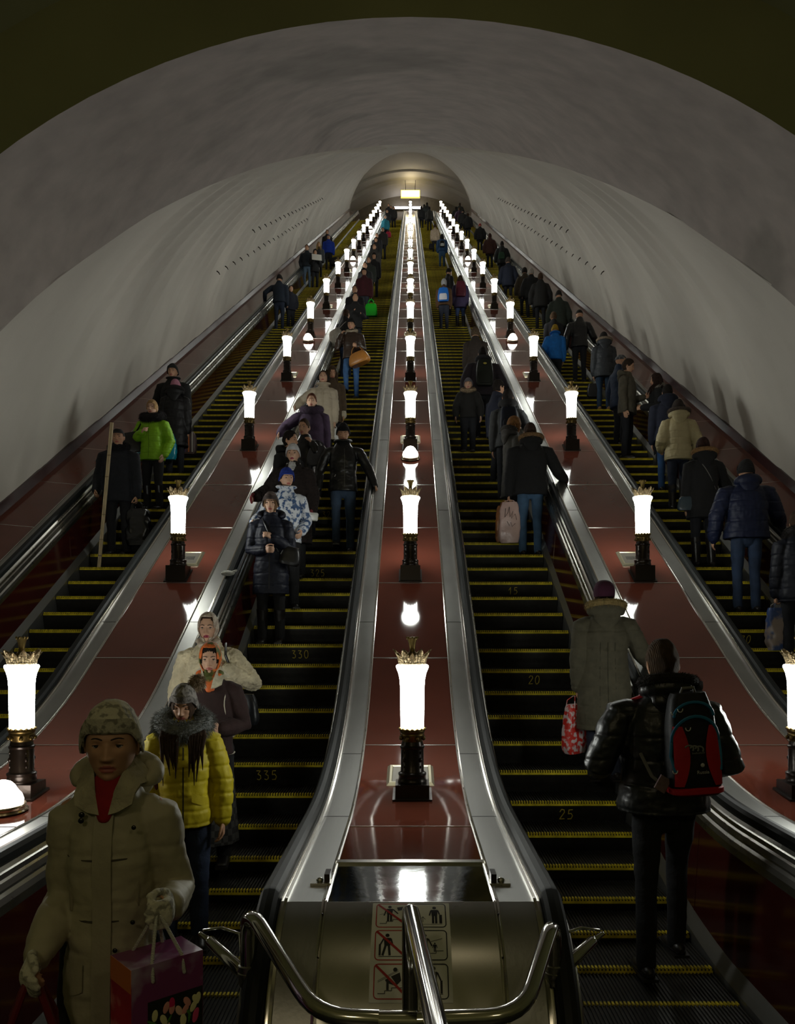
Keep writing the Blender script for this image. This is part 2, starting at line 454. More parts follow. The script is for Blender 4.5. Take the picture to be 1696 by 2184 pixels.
# upper hall seen at the top
mb = MB(); mb.box((-9, 71.2, ZT-0.3), (9, 76, ZT-0.002)); struct('floor_upper', mb, M_floor, smooth=False)
def arcpts(R, zc, y, n=40, a=52): return [(R*sin(radians(-a+2*a*i/n)), y, zc+R*cos(radians(-a+2*a*i/n))) for i in range(n+1)]
mb = MB(); zcr = 42.45-9.5
mb.grid([arcpts(9.5, zcr, YE-0.4), arcpts(9.5, zcr, 71.9)]); mb.grid([arcpts(9.5, zcr, 71.9), arcpts(9.35, zcr, 71.92)])
mb.grid([arcpts(9.35, zcr, 71.92), arcpts(9.35, zcr, 73.2)]); mb.grid([arcpts(9.35, zcr, 73.2), arcpts(9.05, zcr, 73.22)])
mb.grid([arcpts(9.05, zcr, 73.22), arcpts(9.05, zcr, 75.5)])
struct('ceiling_upper', mb, M_plaster, angle=30)
mb = MB(); w = arcpts(9.1, zcr, 75.4); mb.grid([w, [(p[0], 75.4, ZT-0.3) for p in w]]); 
mb.box((-9, YE-0.3, ZT-0.3), (-7.2, 75.4, 40.5)); mb.box((7.2, YE-0.3, ZT-0.3), (9, 75.4, 40.5))
struct('wall_upper', mb, mat('upper_wall_grey', (0.22, 0.20, 0.17), 0.85, var=0.1), angle=30)
# mouth ring around the tunnel's upper end
mb = MB(); mb.grid([[tun(th, YE, RT-0.03) for th in ths], [tun(th, YE+0.02, RT+4.0) for th in ths]]); struct('trim_1', mb, M_plaster)

# anchor hooks along both flanks of the tunnel
for sgn in (-1, 1):
    for row, (th, y0, n) in enumerate(((0.91, 21.4, 20), (1.07, 19.4, 20))):
        for k in range(n):
            Y = y0+k*1.03*0.85
            x, y, z = tun(th*sgn, Y, RT-0.012)
            m_ = MB(); m_.tube([(x, y, z), (x*0.99, y-0.02, z-0.04), (x*0.985, y-0.02, z-0.085)], [0.016, 0.014, 0.010], 6)
            pass
            o = obj('wall_hook', m_, M_iron)
            tag(o, 'small dark anchor hook in the %s tunnel vault, %s row' % ('left' if sgn < 0 else 'right', 'upper' if row == 0 else 'lower'), 'hook',
                'anchor hooks, %s vault, %s row' % ('left' if sgn < 0 else 'right', 'upper' if row == 0 else 'lower'))

# ================================================================== escalators
def walk(y_ref):
    """nose positions every 0.4 m of path, through y_ref on the incline"""
    res = []
    def adv(y, s):
        z, a = step_z(y); acc = 0; n = 40
        for _ in range(n):
            a = step_z(y)[1]; y += s*0.4/n*cos(a)
        return y
    y = y_ref
    while y > 3.25: res.append(y); y = adv(y, -1)
    y = adv(y_ref, 1)
    while y < 71.0: res.append(y); y = adv(y, 1)
    return sorted(res)
def step_mesh():
    m = MB(); HW = 0.52
    pr = [(0.0, -0.012), (0.001, -0.026), (0.004, -0.05), (0.018, -0.10), (0.036, -0.15), (0.05, -0.2), (0.055, -0.25)]
    A = [(-HW, y, z) for y, z in pr]; B = [(HW, y, z) for y, z in pr]
    m.grid([A, B], 0)
    m.box((-HW, 0.004, -0.04), (HW, 0.40, -0.012), 0)
    m.box((-HW, -0.0025, -0.036), (HW, 0.004, -0.019), 1)
    n = 48; pit = 2*HW/n
    for k in range(n):
        x = -HW+pit*(k+0.5)
        m.box((x-0.0056, -0.002, -0.021), (x+0.0056, 0.034, 0), 1, bottom=False)
        m.box((x-0.0045, 0.034, -0.013), (x+0.0045, 0.395, -0.0005), 2, bottom=False)
    return m.mesh('step', [M_stepd, M_yel, M_rib], smooth=False)
STEP = step_mesh()
DIG = {'0': [[(.2,0),(.05,.3),(.05,.7),(.25,1),(.5,.95),(.6,.6),(.55,.2),(.35,0),(.2,0)]],
       '1': [[(.05,.55),(.35,1),(.35,0)]], '2': [[(.05,.75),(.2,1),(.5,.95),(.55,.7),(.3,.35),(.05,.02),(.6,.05)]],
       '3': [[(.05,.95),(.5,.95),(.2,.6),(.5,.45),(.5,.15),(.3,0),(.05,.08)]],
       '5': [[(.55,.97),(.15,.95),(.1,.55),(.4,.6),(.58,.35),(.45,.05),(.05,.03)]],
       '6': [[(.5,1),(.15,.6),(.05,.25),(.25,0),(.5,.1),(.55,.35),(.3,.5),(.08,.35)]],
       '7': [[(.05,.95),(.55,.97),(.2,0)]]}
def digits(txt, h=0.088):
    m = MB(); w = 0.72*h
    for i, c in enumerate(txt):
        for st in DIG[c]:
            x0 = (i-len(txt)/2)*w*1.05
            pts = [(x0+p[0]*h*0.85, -0.003+0.15*max(0, (0.16-p[1]*h))*0, -0.155+p[1]*h) for p in st]
            # follow the curved riser
            def ry(z):
                pr = [(-0.026, 0.001), (-0.05, 0.004), (-0.10, 0.018), (-0.15, 0.036), (-0.2, 0.05)]
                for (za, ya), (zb, yb) in zip(pr, pr[1:]):
                    if zb <= z <= za: return ya+(yb-ya)*(za-z)/(za-zb)
                return 0.0
            dense = []
            for a, b in zip(pts, pts[1:]):
                for q in range(4): dense.append((a[0]+(b[0]-a[0])*q/4, 0, a[2]+(b[2]-a[2])*q/4))
            dense.append(pts[-1])
            dense = [(p[0], ry(p[2])-0.001, p[2]) for p in dense]
            m.tube(dense, 0.0042, 5, rnd=False)
    return m
ESC = []
REFS = [9.80, 8.834, 9.785, 9.80]
ELAB = ['far left escalator with yellow edged steps, coming down beside the left wall',
        'inner left escalator coming down with steps painted 325, 330 and 335',
        'inner right escalator going up with steps painted 15, 20 and 25',
        'far right escalator going up with steps painted 65 and 70 beside the right wall']
NUMS = [{}, {8.834: ('330', 0.04), 7.06: ('335', -0.02), 10.57: ('325', 0.03), 12.3: ('320', 0.0)},
        {6.67: ('25', 0.02), 8.4: ('20', 0.02), 10.13: ('15', 0.02)}, {10.84: ('65', 0.0), 9.1: ('70', 0.0)}]
for e in range(4):
    x = (-3+2*e)*EX
    root = thing('escalator', ELAB[e], 'escalator', (x, 0, 0), group='escalators')
    noses = walk(REFS[e]); ESC.append([(y, step_z(y)[0]) for y in noses])
    num = NUMS[e]
    for k, (y, z) in enumerate(ESC[e]):
        if k < 100:
            o = D.objects.new('step', STEP); COL.objects.link(o); o.parent = root; o.location = (0, y, z)
            for yy, (t, dx) in num.items():
                if abs(yy-y) < 0.17:
                    c = obj('painted_number', digits(t), M_dig, o, loc=(dx+0.02, 0, 0)); c['label'] = 'hand-painted yellow number %s' % t
    m = MB()
    for y, z in ESC[e][100:]:
        m.box((-0.52, y+0.001, z-0.25), (0.52, y+0.40, z-0.0005), 0)
        m.box((-0.52, y-0.001, z-0.024), (0.52, y+0.034, z), 1)
    o = obj('step', m, [M_stepd, M_yel], root, smooth=False); o['kind'] = 'stuff'
    c = MB(); c.box((-0.53, 3.0, -0.02), (0.53, 3.33, 0.012), 0)
    for k in range(24): c.box((-0.5+k*0.0435-0.006, 3.33, -0.01), (-0.5+k*0.0435+0.006, 3.40, 0.008), 0)
    obj('comb_plate', c, [M_steel], root, smooth=False)
    # truss floor under the steps so nothing shows through beside them
    c = MB(); A = []; B = []
    for p in DECK[IR:]:
        zs = step_z(p[0])[0]-0.29; A.append((-0.545, p[0], zs)); B.append((0.545, p[0], zs))
    c.grid([A, B]); obj('truss_pan', c, M_black, root)

# ================================================================== lamps
LP = [(0.0, 5.15)]+[(0.0, 8.76+3.87*k) for k in range(16)]
def crown_mb():
    m = MB()
    for k in range(12):
        a0 = 2*pi*k/12; wide = (k % 2 == 0)
        rows = []
        n = 6
        for i in range(n+1):
            t = i/n; z = 0.010+0.088*t if wide else 0.010+0.072*t
            r = 0.082+0.004*t+0.026*t*t
            w = (0.016+0.020*sin(pi*min(1, t*1.05))*(0.75+0.25*cos(7*t)))*(1.0 if wide else 0.62)*(1 if t < 0.85 else 0.72)
            row = []
            for j in range(-3, 4):
                s = j/3; aa = a0+s*w/r
                rr = r+0.004*(1-abs(s))+0.004*cos(s*9)*(0.5+t) + (0.004*t if j == 0 else 0)
                zz = z-(0.012*abs(s)**1.5*t)+0.004*cos(s*12)*t
                row.append((rr*cos(aa), rr*sin(aa), zz))
            rows.append(row)
        m.grid(rows)
        back = [[(p[0]*0.965, p[1]*0.965, p[2]) for p in r_] for r_ in rows]
        m.grid([r_[::-1] for r_ in back])
    m.lathe([(0.080, 0.0), (0.088, 0.004), (0.088, 0.014), (0.080, 0.018)], 24)
    return m
def lamp(X, Y, slope, zb, lab, src=None):
    """zb: plinth top above the deck line"""
    z0 = deck_z(Y)[0]
    if src is not None:
        r = copy_tree(src); r.location = (X, Y, z0); r['label'] = lab; return r
    root = thing('column_lamp', lab, 'lamp', (X, Y, z0), group='column lamps on the balustrades')
    t = math.tan(slope)
    def wedge(hw, top, bot_off):
        m = MB(); v = []
        for (sx, sy) in ((-1,-1),(1,-1),(1,1),(-1,1)): v.append((sx*hw, sy*hw, sy*hw*t+bot_off))
        for (sx, sy) in ((-1,-1),(1,-1),(1,1),(-1,1)): v.append((sx*hw, sy*hw, top(sx*hw, sy*hw)))
        m.add(v, [(4,5,6,7),(0,1,5,4),(1,2,6,5),(2,3,7,6),(3,0,4,7),(3,2,1,0)]); return m
    obj('base_plate', wedge(0.124, lambda x, y: y*t+0.014, 0.003), M_iron, root, smooth=False)
    m = wedge(0.106, lambda x, y: zb, 0.014)
    obj('plinth', m, M_iron, root, smooth=False)
    c = MB(); c.lathe([(0.0, zb), (0.090, zb), (0.092, zb+0.012), (0.088, zb+0.02), (0.086, zb+0.045), (0.090, zb+0.052), (0.089, zb+0.062), (0.078, zb+0.068),
                       (0.0735, zb+0.075), (0.0725, zb+0.215), (0.078, zb+0.222), (0.079, zb+0.232), (0.071, zb+0.238), (0.066, zb+0.262), (0.0, zb+0.262)], 32)
    for k in range(4):
        a = pi/4+k*pi/2; c.ell((0.074*cos(a), 0.074*sin(a), zb+0.15), (0.011, 0.011, 0.016), 10, 6)
        for q in (0.105, 0.195): c.ell((0.0735*cos(a), 0.0735*sin(a), zb+q), (0.006, 0.006, 0.01), 8, 4)
    obj('column', c, M_iron, root, angle=35)
    k_ = MB(); k_.lathe([(0.060, zb+0.255), (0.066, zb+0.265), (0.069, zb+0.285), (0.076, zb+0.298), (0.077, zb+0.31), (0.073, zb+0.314), (0.080, zb+0.322), (0.081, zb+0.338), (0.076, zb+0.343), (0.0, zb+0.343)], 32)
    for k in range(8):
        a = k*pi/4+pi/8; k_.ell((0.077*cos(a), 0.077*sin(a), zb+0.284), (0.013, 0.013, 0.014), 10, 6)
    for k in range(16):
        a = k*pi/8; k_.ell((0.079*cos(a), 0.079*sin(a), zb+0.342), (0.012, 0.012, 0.009), 8, 4)
    obj('capital', k_, M_bronze, root, angle=50)
    g = MB(); zg = zb+0.343
    g.lathe([(0.0, zg), (0.0735, zg), (0.0745, zg+0.05), (0.0755, zg+0.15), (0.077, zg+0.26), (0.080, zg+0.31), (0.088, zg+0.35), (0.099, zg+0.378), (0.104, zg+0.39), (0.1035, zg+0.399), (0.098, zg+0.405), (0.080, zg+0.408), (0.0, zg+0.408)], 28)
    obj('glass_shade', g, M_glow, root, angle=80)
    cr = crown_mb(); o = obj('crown', cr, M_crown, root, loc=(0, 0, zg+0.404))
    f = MB(); f.lathe([(0.0, 0.0), (0.055, 0.004), (0.058, 0.03), (0.046, 0.06), (0.024, 0.078), (0.018, 0.088), (0.019, 0.11), (0.024, 0.14), (0.034, 0.168), (0.036, 0.176), (0.026, 0.174), (0.0, 0.16)], 16)
    for k in range(8):
        a = k*pi/4; f.ell((0.034*cos(a), 0.034*sin(a), 0.172), (0.007, 0.007, 0.01), 6, 4)
    obj('finial', f, M_bronze, root, loc=(0, 0, zg+0.405))
    return root
ORD = ['lowest', 'second', 'third', 'fourth', 'fifth', 'sixth', 'seventh', 'eighth', 'ninth', 'tenth', 'eleventh', 'twelfth', 'thirteenth', 'fourteenth', 'fifteenth', 'sixteenth', 'topmost']
l0 = l1 = None
for w, X in (('left', -P), ('central', 0.0), ('right', P)):
    for k, (dx, Y) in enumerate(LP):
        lab = 'lit column lamp with leafy bronze crown, %s lamp from the bottom on the %s balustrade' % (ORD[k], w) if 0 < k < 16 else \
              'lit column lamp with leafy bronze crown, %s on the %s balustrade' % (ORD[k], w)
        if k == 0:
            xx = {'left': -2.475, 'central': 0.012, 'right': 2.485}[w]
            r = lamp(xx, Y, deck_z(Y)[1], 0.085, lab, l0)
            l0 = l0 or r
        else:
            r = lamp(X, Y, pi/6, 0.113, lab, l1); l1 = l1 or r

# ventilation covers beside lamps
def vent(X, Y, L, lab, src=None):
    z, a = deck_z(Y)
    if src: r = copy_tree(src); r.location = (X, Y, z); r.rotation_euler = (a, 0, 0); r['label'] = lab; return r
    root = thing('vent_cover', lab, 'vent cover', (X, Y, z), group='vent covers on the red ledges'); root.rotation_euler = (a, 0, 0)
    m = MB(); m.grid([[(-0.16, -L, 0.002), (0.16, -L, 0.002), (0.16, L, 0.002), (-0.16, L, 0.002)], [(-0.14, -L+0.02, 0.022), (0.14, -L+0.02, 0.022), (0.14, L-0.02, 0.022), (-0.14, L-0.02, 0.022)],
                      [(-0.125, -L+0.035, 0.022), (0.125, -L+0.035, 0.022), (0.125, L-0.035, 0.022), (-0.125, L-0.035, 0.022)], [(-0.12, -L+0.04, 0.016), (0.12, -L+0.04, 0.016), (0.12, L-0.04, 0.016), (-0.12, L-0.04, 0.016)]], closed=True)
    obj('frame', m, mat('vent_brass', (0.42, 0.38, 0.26), 0.35, 0.8), root, smooth=False)
    p = MB(); p.box((-0.12, -L+0.04, 0.008), (0.12, L-0.04, 0.016)); obj('plate', p, mat('vent_plate', (0.22, 0.2, 0.17), 0.4, 0.7), root, smooth=False)
    s = MB()
    for k in range(11): s.box((-0.075+k*0.015-0.003, -0.04, 0.0155), (-0.075+k*0.015+0.003, 0.04, 0.018))
    obj('slot', s, M_black, root, smooth=False)
    return root
v0 = None
for (w, X, k) in [('central', 0.0, 0)]+[('left', -P, k) for k in (1, 3, 5, 7)]+[('central', 0.0, k) for k in (2, 4, 6, 8)]+[('right', P, k) for k in (1, 3, 5, 7)]:
    Y = LP[k][1]+(0.37 if k else 0.36)
    lab = 'square metal vent cover behind the %s lamp on the %s balustrade' % (ORD[k], w)
    r = vent(X, Y, 0.18, lab, v0); v0 = v0 or r

# domed signal lamps
def dome(X, Y, lab, src=None):
    z, a = deck_z(Y)
    if src: r = copy_tree(src); r.location = (X, Y, z); r.rotation_euler = (a, 0, 0); r['label'] = lab; return r
    root = thing('dome_lamp', lab, 'lamp', (X, Y, z), group='domed signal lamps'); root.rotation_euler = (a, 0, 0)
    m = MB(); m.lathe([(0.0, 0.003), (0.135, 0.003), (0.142, 0.010), (0.138, 0.02), (0.126, 0.024), (0.126, 0.034), (0.132, 0.040), (0.128, 0.048), (0.116, 0.050), (0.0, 0.050)], 32)
    obj('ring', m, mat('dome_ring_brass', (0.45, 0.38, 0.28), 0.25, 0.9), root, angle=30)
    g = MB(); g.lathe([(0.115, 0.048), (0.117, 0.07), (0.108, 0.10), (0.093, 0.118), (0.082, 0.135), (0.072, 0.155), (0.05, 0.178), (0.025, 0.188), (0.0, 0.190)], 28)
    obj('dome_glass', g, M_dome, root, angle=80)
    return root
d0 = None
for (w, X, Y) in [('left', -2.43, 4.82)]+[('left', -P, LP[k+1][1]-0.45) for k in (3, 7, 11, 15)]+[('central', 0.0, LP[k+1][1]-0.45) for k in (1, 5, 9, 13)]+[('right', P, LP[k+1][1]-0.45) for k in (3, 7, 11, 15)]:
    k = min(range(len(LP)), key=lambda i: abs(LP[i][1]-Y-0.45))
    lab = 'glowing dome lamp below the %s column lamp, %s balustrade' % (ORD[k], w)
    r = dome(X, Y, lab, d0)
    if d0 is None:
        d0 = r
m = MB(); m.tube([(-0.02, 0, 0), (0.012, 0, 0.03), (0.022, 0, 0), (0.022, 0, -0.02)], 0.003, 5); m.tube([(-0.03, 0, 0.012), (0.03, 0, 0.018)], 0.003, 5)
o = obj('dome_mark', m, M_lampr, [c for c in d0.children][1]); o.location = (0.0, -0.098, 0.125); o.rotation_euler = (-0.6, 0, 0)
o['label'] = 'small red mark on the dome glass'

# ================================================================== sign, tubes at the top
root = thing('hanging_sign', 'backlit white sign in a yellow frame hanging above the top landing', 'sign', (0.0, 73.0, 40.85))
m = MB(); m.box((-0.86, -0.09, -0.33), (0.86, 0.09, 0.33)); obj('sign_box', m, M_sign_y, root, smooth=False)
m = MB(); m.box((-0.79, -0.10, -0.26), (0.79, -0.088, 0.26)); f_ = obj('sign_face', m, M_sign_em, root, smooth=False)
m = MB()
for k in range(11): m.box((-0.66+k*0.13-0.035, -0.106, -0.07+0.02*(k % 2)), (-0.66+k*0.13+0.03, -0.099, -0.01))
o = obj('sign_lettering', m, M_lampr, f_, smooth=False); o['label'] = 'row of small pale red letters'
for s in (-1, 1):
    m = MB(); m.tube([(s*0.42, 0, 0.33), (s*0.46, 0, 1.25)], 0.022, 6); obj('hanging_rod', m, M_iron, root)
for x0, x1, lab in ((-1.5, -0.24, 'left of the two fluorescent tubes glowing on the top end wall'), (0.22, 1.05, 'right of the two fluorescent tubes glowing on the top end wall')):
    m = MB(); m.tube([(x0, 75.05, 40.72), (x1, 75.05, 40.72)], 0.07, 10); r = thing('fluorescent_lamp', lab, 'lamp', ((x0+x1)/2, 75.2, 40.72), group='fluorescent tubes at the top')
    o = obj('tube', m, M_white_em, r); o.matrix_parent_inverse = Matrix.Translation(-r.location)
    m = MB(); m.box((x0-r.location.x-0.03, -0.04, -0.1), (x1-r.location.x+0.03, 0.16, 0.1)); obj('housing', m, M_alu, r, smooth=False)

# ================================================================== pictogram sticker on the nose
def sp(u, v, lift=0.002):
    """u across (m from left edge), v down the sticker (m of arc) -> point on the curved nose"""
    a = A0+(v+0.012)/RN; y, z = newel_pt(a)
    return (-0.153+u+0.002, y-sin(a)*lift, z+cos(a)*lift)
SW, SL = 0.306, 0.425
root = thing('pictogram_sticker', 'white safety sticker with six pictogram boxes on the metal nose', 'sticker', (0, YR-0.2, ZR-0.1))
def stobj(name, m, mt, par):
    o = obj(name, m, mt, par, smooth=False)
    o.matrix_parent_inverse = Matrix.Translation(-root.location) if par == root else Matrix.Identity(4)
    return o
m = MB(); m.grid([[sp(SW*j/4, SL*i/24) for j in range(5)] for i in range(25)]); sheet = stobj('sheet', m, M_sticker, root)
def poly(m, pts, mi, lift=0.0035, n=3):
    """ribbon/polygon drawn on the sticker: pts quads list of (u,v) corners"""
    a, b, c, d = pts
    rows = []
    for i in range(n+1):
        t = i/n; p = (a[0]+(d[0]-a[0])*t, a[1]+(d[1]-a[1])*t); q = (b[0]+(c[0]-b[0])*t, b[1]+(c[1]-b[1])*t)
        rows.append([sp(p[0], p[1], lift), sp(q[0], q[1], lift)])
    m.grid([[r_[0] for r_ in rows], [r_[1] for r_ in rows]], mi)
def line(m, a, b, w, mi, lift=0.0035):
    dx, dy = b[0]-a[0], b[1]-a[1]; l = sqrt(dx*dx+dy*dy) or 1; nx, ny_ = -dy/l*w/2, dx/l*w/2
    poly(m, [(a[0]+nx, a[1]+ny_), (a[0]-nx, a[1]-ny_), (b[0]-nx, b[1]-ny_), (b[0]+nx, b[1]+ny_)], mi, lift)
def pline(m, pts, w, mi, lift=0.0035):
    for a, b in zip(pts, pts[1:]): line(m, a, b, w, mi, lift)
def disc(m, c, r, mi, lift=0.0038):
    vs_ = [sp(c[0], c[1], lift)]+[sp(c[0]+r*cos(2*pi*k/16), c[1]+r*sin(2*pi*k/16), lift) for k in range(16)]
    m.add(vs_, [(0, 1+k, 1+(k+1) % 16) for k in range(16)], mi)
def rrect(m, x0, y0, x1, y1, r, w, mi):
    pts = []
    for cx, cy, a in ((x1-r, y0+r, -90), (x1-r, y1-r, 0), (x0+r, y1-r, 90), (x0+r, y0+r, 180)):
        for k in range(5): q = radians(a+22.5*k); pts.append((cx+r*cos(q), cy+r*sin(q)))
    pts.append(pts[0]); pline(m, pts, w, mi)
def figure(m, x, y, h, sw=1.0, armr=None, arml=None, legs=0.0):
    """standing figure, feet centre at (x,y), height h"""
    disc(m, (x, y-0.91*h), 0.085*h, 0)
    poly(m, [(x-0.15*h*sw, y-0.79*h), (x+0.15*h*sw, y-0.79*h), (x+0.12*h, y-0.42*h), (x-0.12*h, y-0.42*h)], 0)
    line(m, (x-0.065*h, y-0.45*h), (x-0.07*h-legs*h, y), 0.095*h, 0); line(m, (x+0.065*h, y-0.45*h), (x+0.07*h+legs*0.3*h, y), 0.095*h, 0)
    line(m, (x-0.15*h, y-0.76*h), armr or (x-0.24*h, y-0.42*h), 0.06*h, 0); line(m, (x+0.15*h, y-0.76*h), arml or (x+0.24*h, y-0.42*h), 0.06*h, 0)
rowsv = [(0.008, 0.132), (0.148, 0.272), (0.288, 0.412)]
for r_i, (v0_, v1_) in enumerate(rowsv):
    H_ = v1_-v0_
    for c_i, (u0, u1) in enumerate(((0.017, 0.145), (0.158, 0.290))):
        W_ = u1-u0; m = MB()
        rrect(m, u0, v0_, u1, v1_, 0.014, 0.004, 1 if c_i == 0 else 0)
        base = v1_-0.018
        if c_i == 0:
            if r_i == 0:
                pline(m, [(u0+.014, base), (u0+.04, base), (u0+.04, base-.010), (u0+.065, base-.010), (u0+.065, base-.020), (u1-.02, base-.020)], 0.0025, 0)
                figure(m, u0+0.052, base-0.010, 0.085, armr=(u0+.03, base-.04), arml=(u0+.085, base-.05)); poly(m, [(u0+.08, base-.085), (u0+.105, base-.09), (u0+.10, base-.07), (u0+.085, base-.067)], 0)
                line(m, (u0+.012, base-.045), (u0+.05, base-.055), 0.002, 2)
            elif r_i == 1:
                line(m, (u0+.014, base+.004), (u1-.012, base+.004), 0.0025, 0)
                figure(m, u0+0.046, base, 0.092, legs=0.12, armr=(u0+.020, base-.045)); line(m, (u0+.018, base-.046), (u0+.018, base), 0.008, 0)
            else:
                pline(m, [(u0+.014, base), (u0+.04, base), (u0+.04, base-.010), (u0+.065, base-.010), (u0+.065, base-.020), (u1-.02, base-.020)], 0.0025, 0)
                disc(m, (u0+0.078, base-0.085), 0.008, 0); poly(m, [(u0+.062, base-.06), (u0+.095, base-.075), (u0+.10, base-.045), (u0+.085, base-.03)], 0)
                line(m, (u0+.085, base-.03), (u0+.05, base-.042), 0.010, 0); line(m, (u0+.05, base-.045), (u0+.05, base-.012), 0.009, 0); line(m, (u0+.042, base-.045), (u0+.058, base-.052), 0.008, 0)
                line(m, (u0+.014, base-.045), (u0+.09, base-.085), 0.002, 2); line(m, (u0+.014, base-.040), (u0+.09, base-.080), 0.002, 2)
            line(m, (u0+.004, v0_+.004), (u1-.003, v1_-.003), 0.009, 1, 0.0045)
        else:
            if r_i == 0:
                line(m, (u0+.014, base+.004), (u1-.014, base+.004), 0.002, 2)
                figure(m, u0+0.088, base, 0.09, armr=(u0+.068, base-.04), arml=(u0+.108, base-.045)); line(m, (u0+.112, base-.044), (u0+.112, base), 0.011, 0)
                line(m, (u0+.018, base-.042), (u0+.018, base), 0.009, 0); pline(m, [(u0+.032, base-.02), (u0+.042, base-.034), (u0+.052, base-.02)], 0.002, 0); line(m, (u0+.042, base-.034), (u0+.042, base-.006), 0.002, 0)
            elif r_i == 1:
                figure(m, u0+0.048, base-0.002, 0.088, arml=(u0+.075, base-.038)); figure(m, u0+0.086, base-0.014, 0.038)
                pline(m, [(u0+.03, base), (u0+.06, base), (u0+.06, base-.008), (u0+.09, base-.008), (u0+.09, base-.018), (u0+.118, base-.018)], 0.0022, 0)
                line(m, (u0+.066, base-.055), (u0+.115, base-.070), 0.003, 2)
            else:
                line(m, (u0+.05, base+.002), (u1-.02, base+.002), 0.0022, 0)
                figure(m, u0+0.078, base, 0.098, arml=(u0+.105, base-.046)); line(m, (u0+.107, base-.046), (u0+.107, base), 0.008, 0)
        o = stobj('pictogram', m, [M_pict, M_redp, M_greyp], root)
        o['label'] = ['red-barred pictogram box, row %d' , 'black-framed pictogram box, row %d'][c_i] % (r_i+1)

# ================================================================== tubular barrier in front
def smooth_pts(pts, r, n=6):
    out = [Vector(pts[0])]
    for i in range(1, len(pts)-1):
        a, b, c = Vector(pts[i-1]), Vector(pts[i]), Vector(pts[i+1])
        d1 = (a-b); d2 = (c-b); rr = min(r, d1.length*0.45, d2.length*0.45)
        p = b+d1.normalized()*rr; q = b+d2.normalized()*rr
        for k in range(n+1):
            t = k/n; out.append(p*(1-t)**2+b*2*t*(1-t)+q*t*t)
    out.append(Vector(pts[-1])); return out
root = thing('tube_barrier', 'bent chrome tube barrier curving around the metal nose', 'barrier', (0, 2.6, 0))
def bo(name, m, mt=M_chrome):
    o = obj(name, m, mt, root, angle=60); o.matrix_parent_inverse = Matrix.Translation(-root.location); return o
m = MB(); m.tube(smooth_pts([(-0.60, 2.98, 0.0), (-0.60, 2.98, 1.01), (-0.30, 2.58, 0.80), (0.0, 2.56, 0.795)], 0.11), 0.028, 16); 
bo('bent_rail', m)
m = MB(); m.tube(smooth_pts([(0.0, 2.56, 0.795), (0.36, 2.58, 0.80), (0.53, 2.98, 0.975), (0.53, 2.98, 0.0)], 0.12), 0.028, 16); bo('bent_rail', m)
m = MB(); m.tube([(-0.10, 2.56, 0.795), (0.02, 2.56, 0.795)], 0.031, 16, rnd=False); bo('sleeve', m)
for x in (-0.60, 0.53):
    m = MB(); m.lathe([(0.028, 0), (0.034, 0.002), (0.034, 0.03), (0.038, 0.034), (0.038, 0.05), (0.034, 0.052), (0.034, 0.075), (0.028, 0.078)], 16, c=(x, 2.98, 0.72)); bo('clamp_ring', m, M_steel)
    s = -1 if x < 0 else 1
    m = MB(); m.tube([(x+s*0.03, 2.99, 0.77), (x+s*0.10, 3.05, 0.80), (x+s*0.17, 3.12, 0.825)], [0.024, 0.024, 0.022], 12); m.tube([(x+s*0.17, 3.12, 0.825), (x+s*0.22, 3.16, 0.84)], [0.013, 0.010], 8)
    m.tube([(x+s*0.03, 3.02, 0.80), (x+s*0.05, 3.08, 0.87), (x+s*0.13, 3.13, 0.875), (x+s*0.21, 3.17, 0.85)], 0.006, 8); bo('swing_arm', m)
root = thing('divider_rail', 'straight chrome handrail running towards the viewer from its post at the nose', 'rail', (0, 2.75, 0))
m = MB(); m.tube(smooth_pts([(0.0, 2.76, 0.0), (0.0, 2.76, 1.075), (0.060, 2.0, 1.075), (0.15, 0.9, 1.075)], 0.04), 0.029, 18)
o = bo('rail_tube', m); o.matrix_parent_inverse = Matrix.Translation(-root.location)
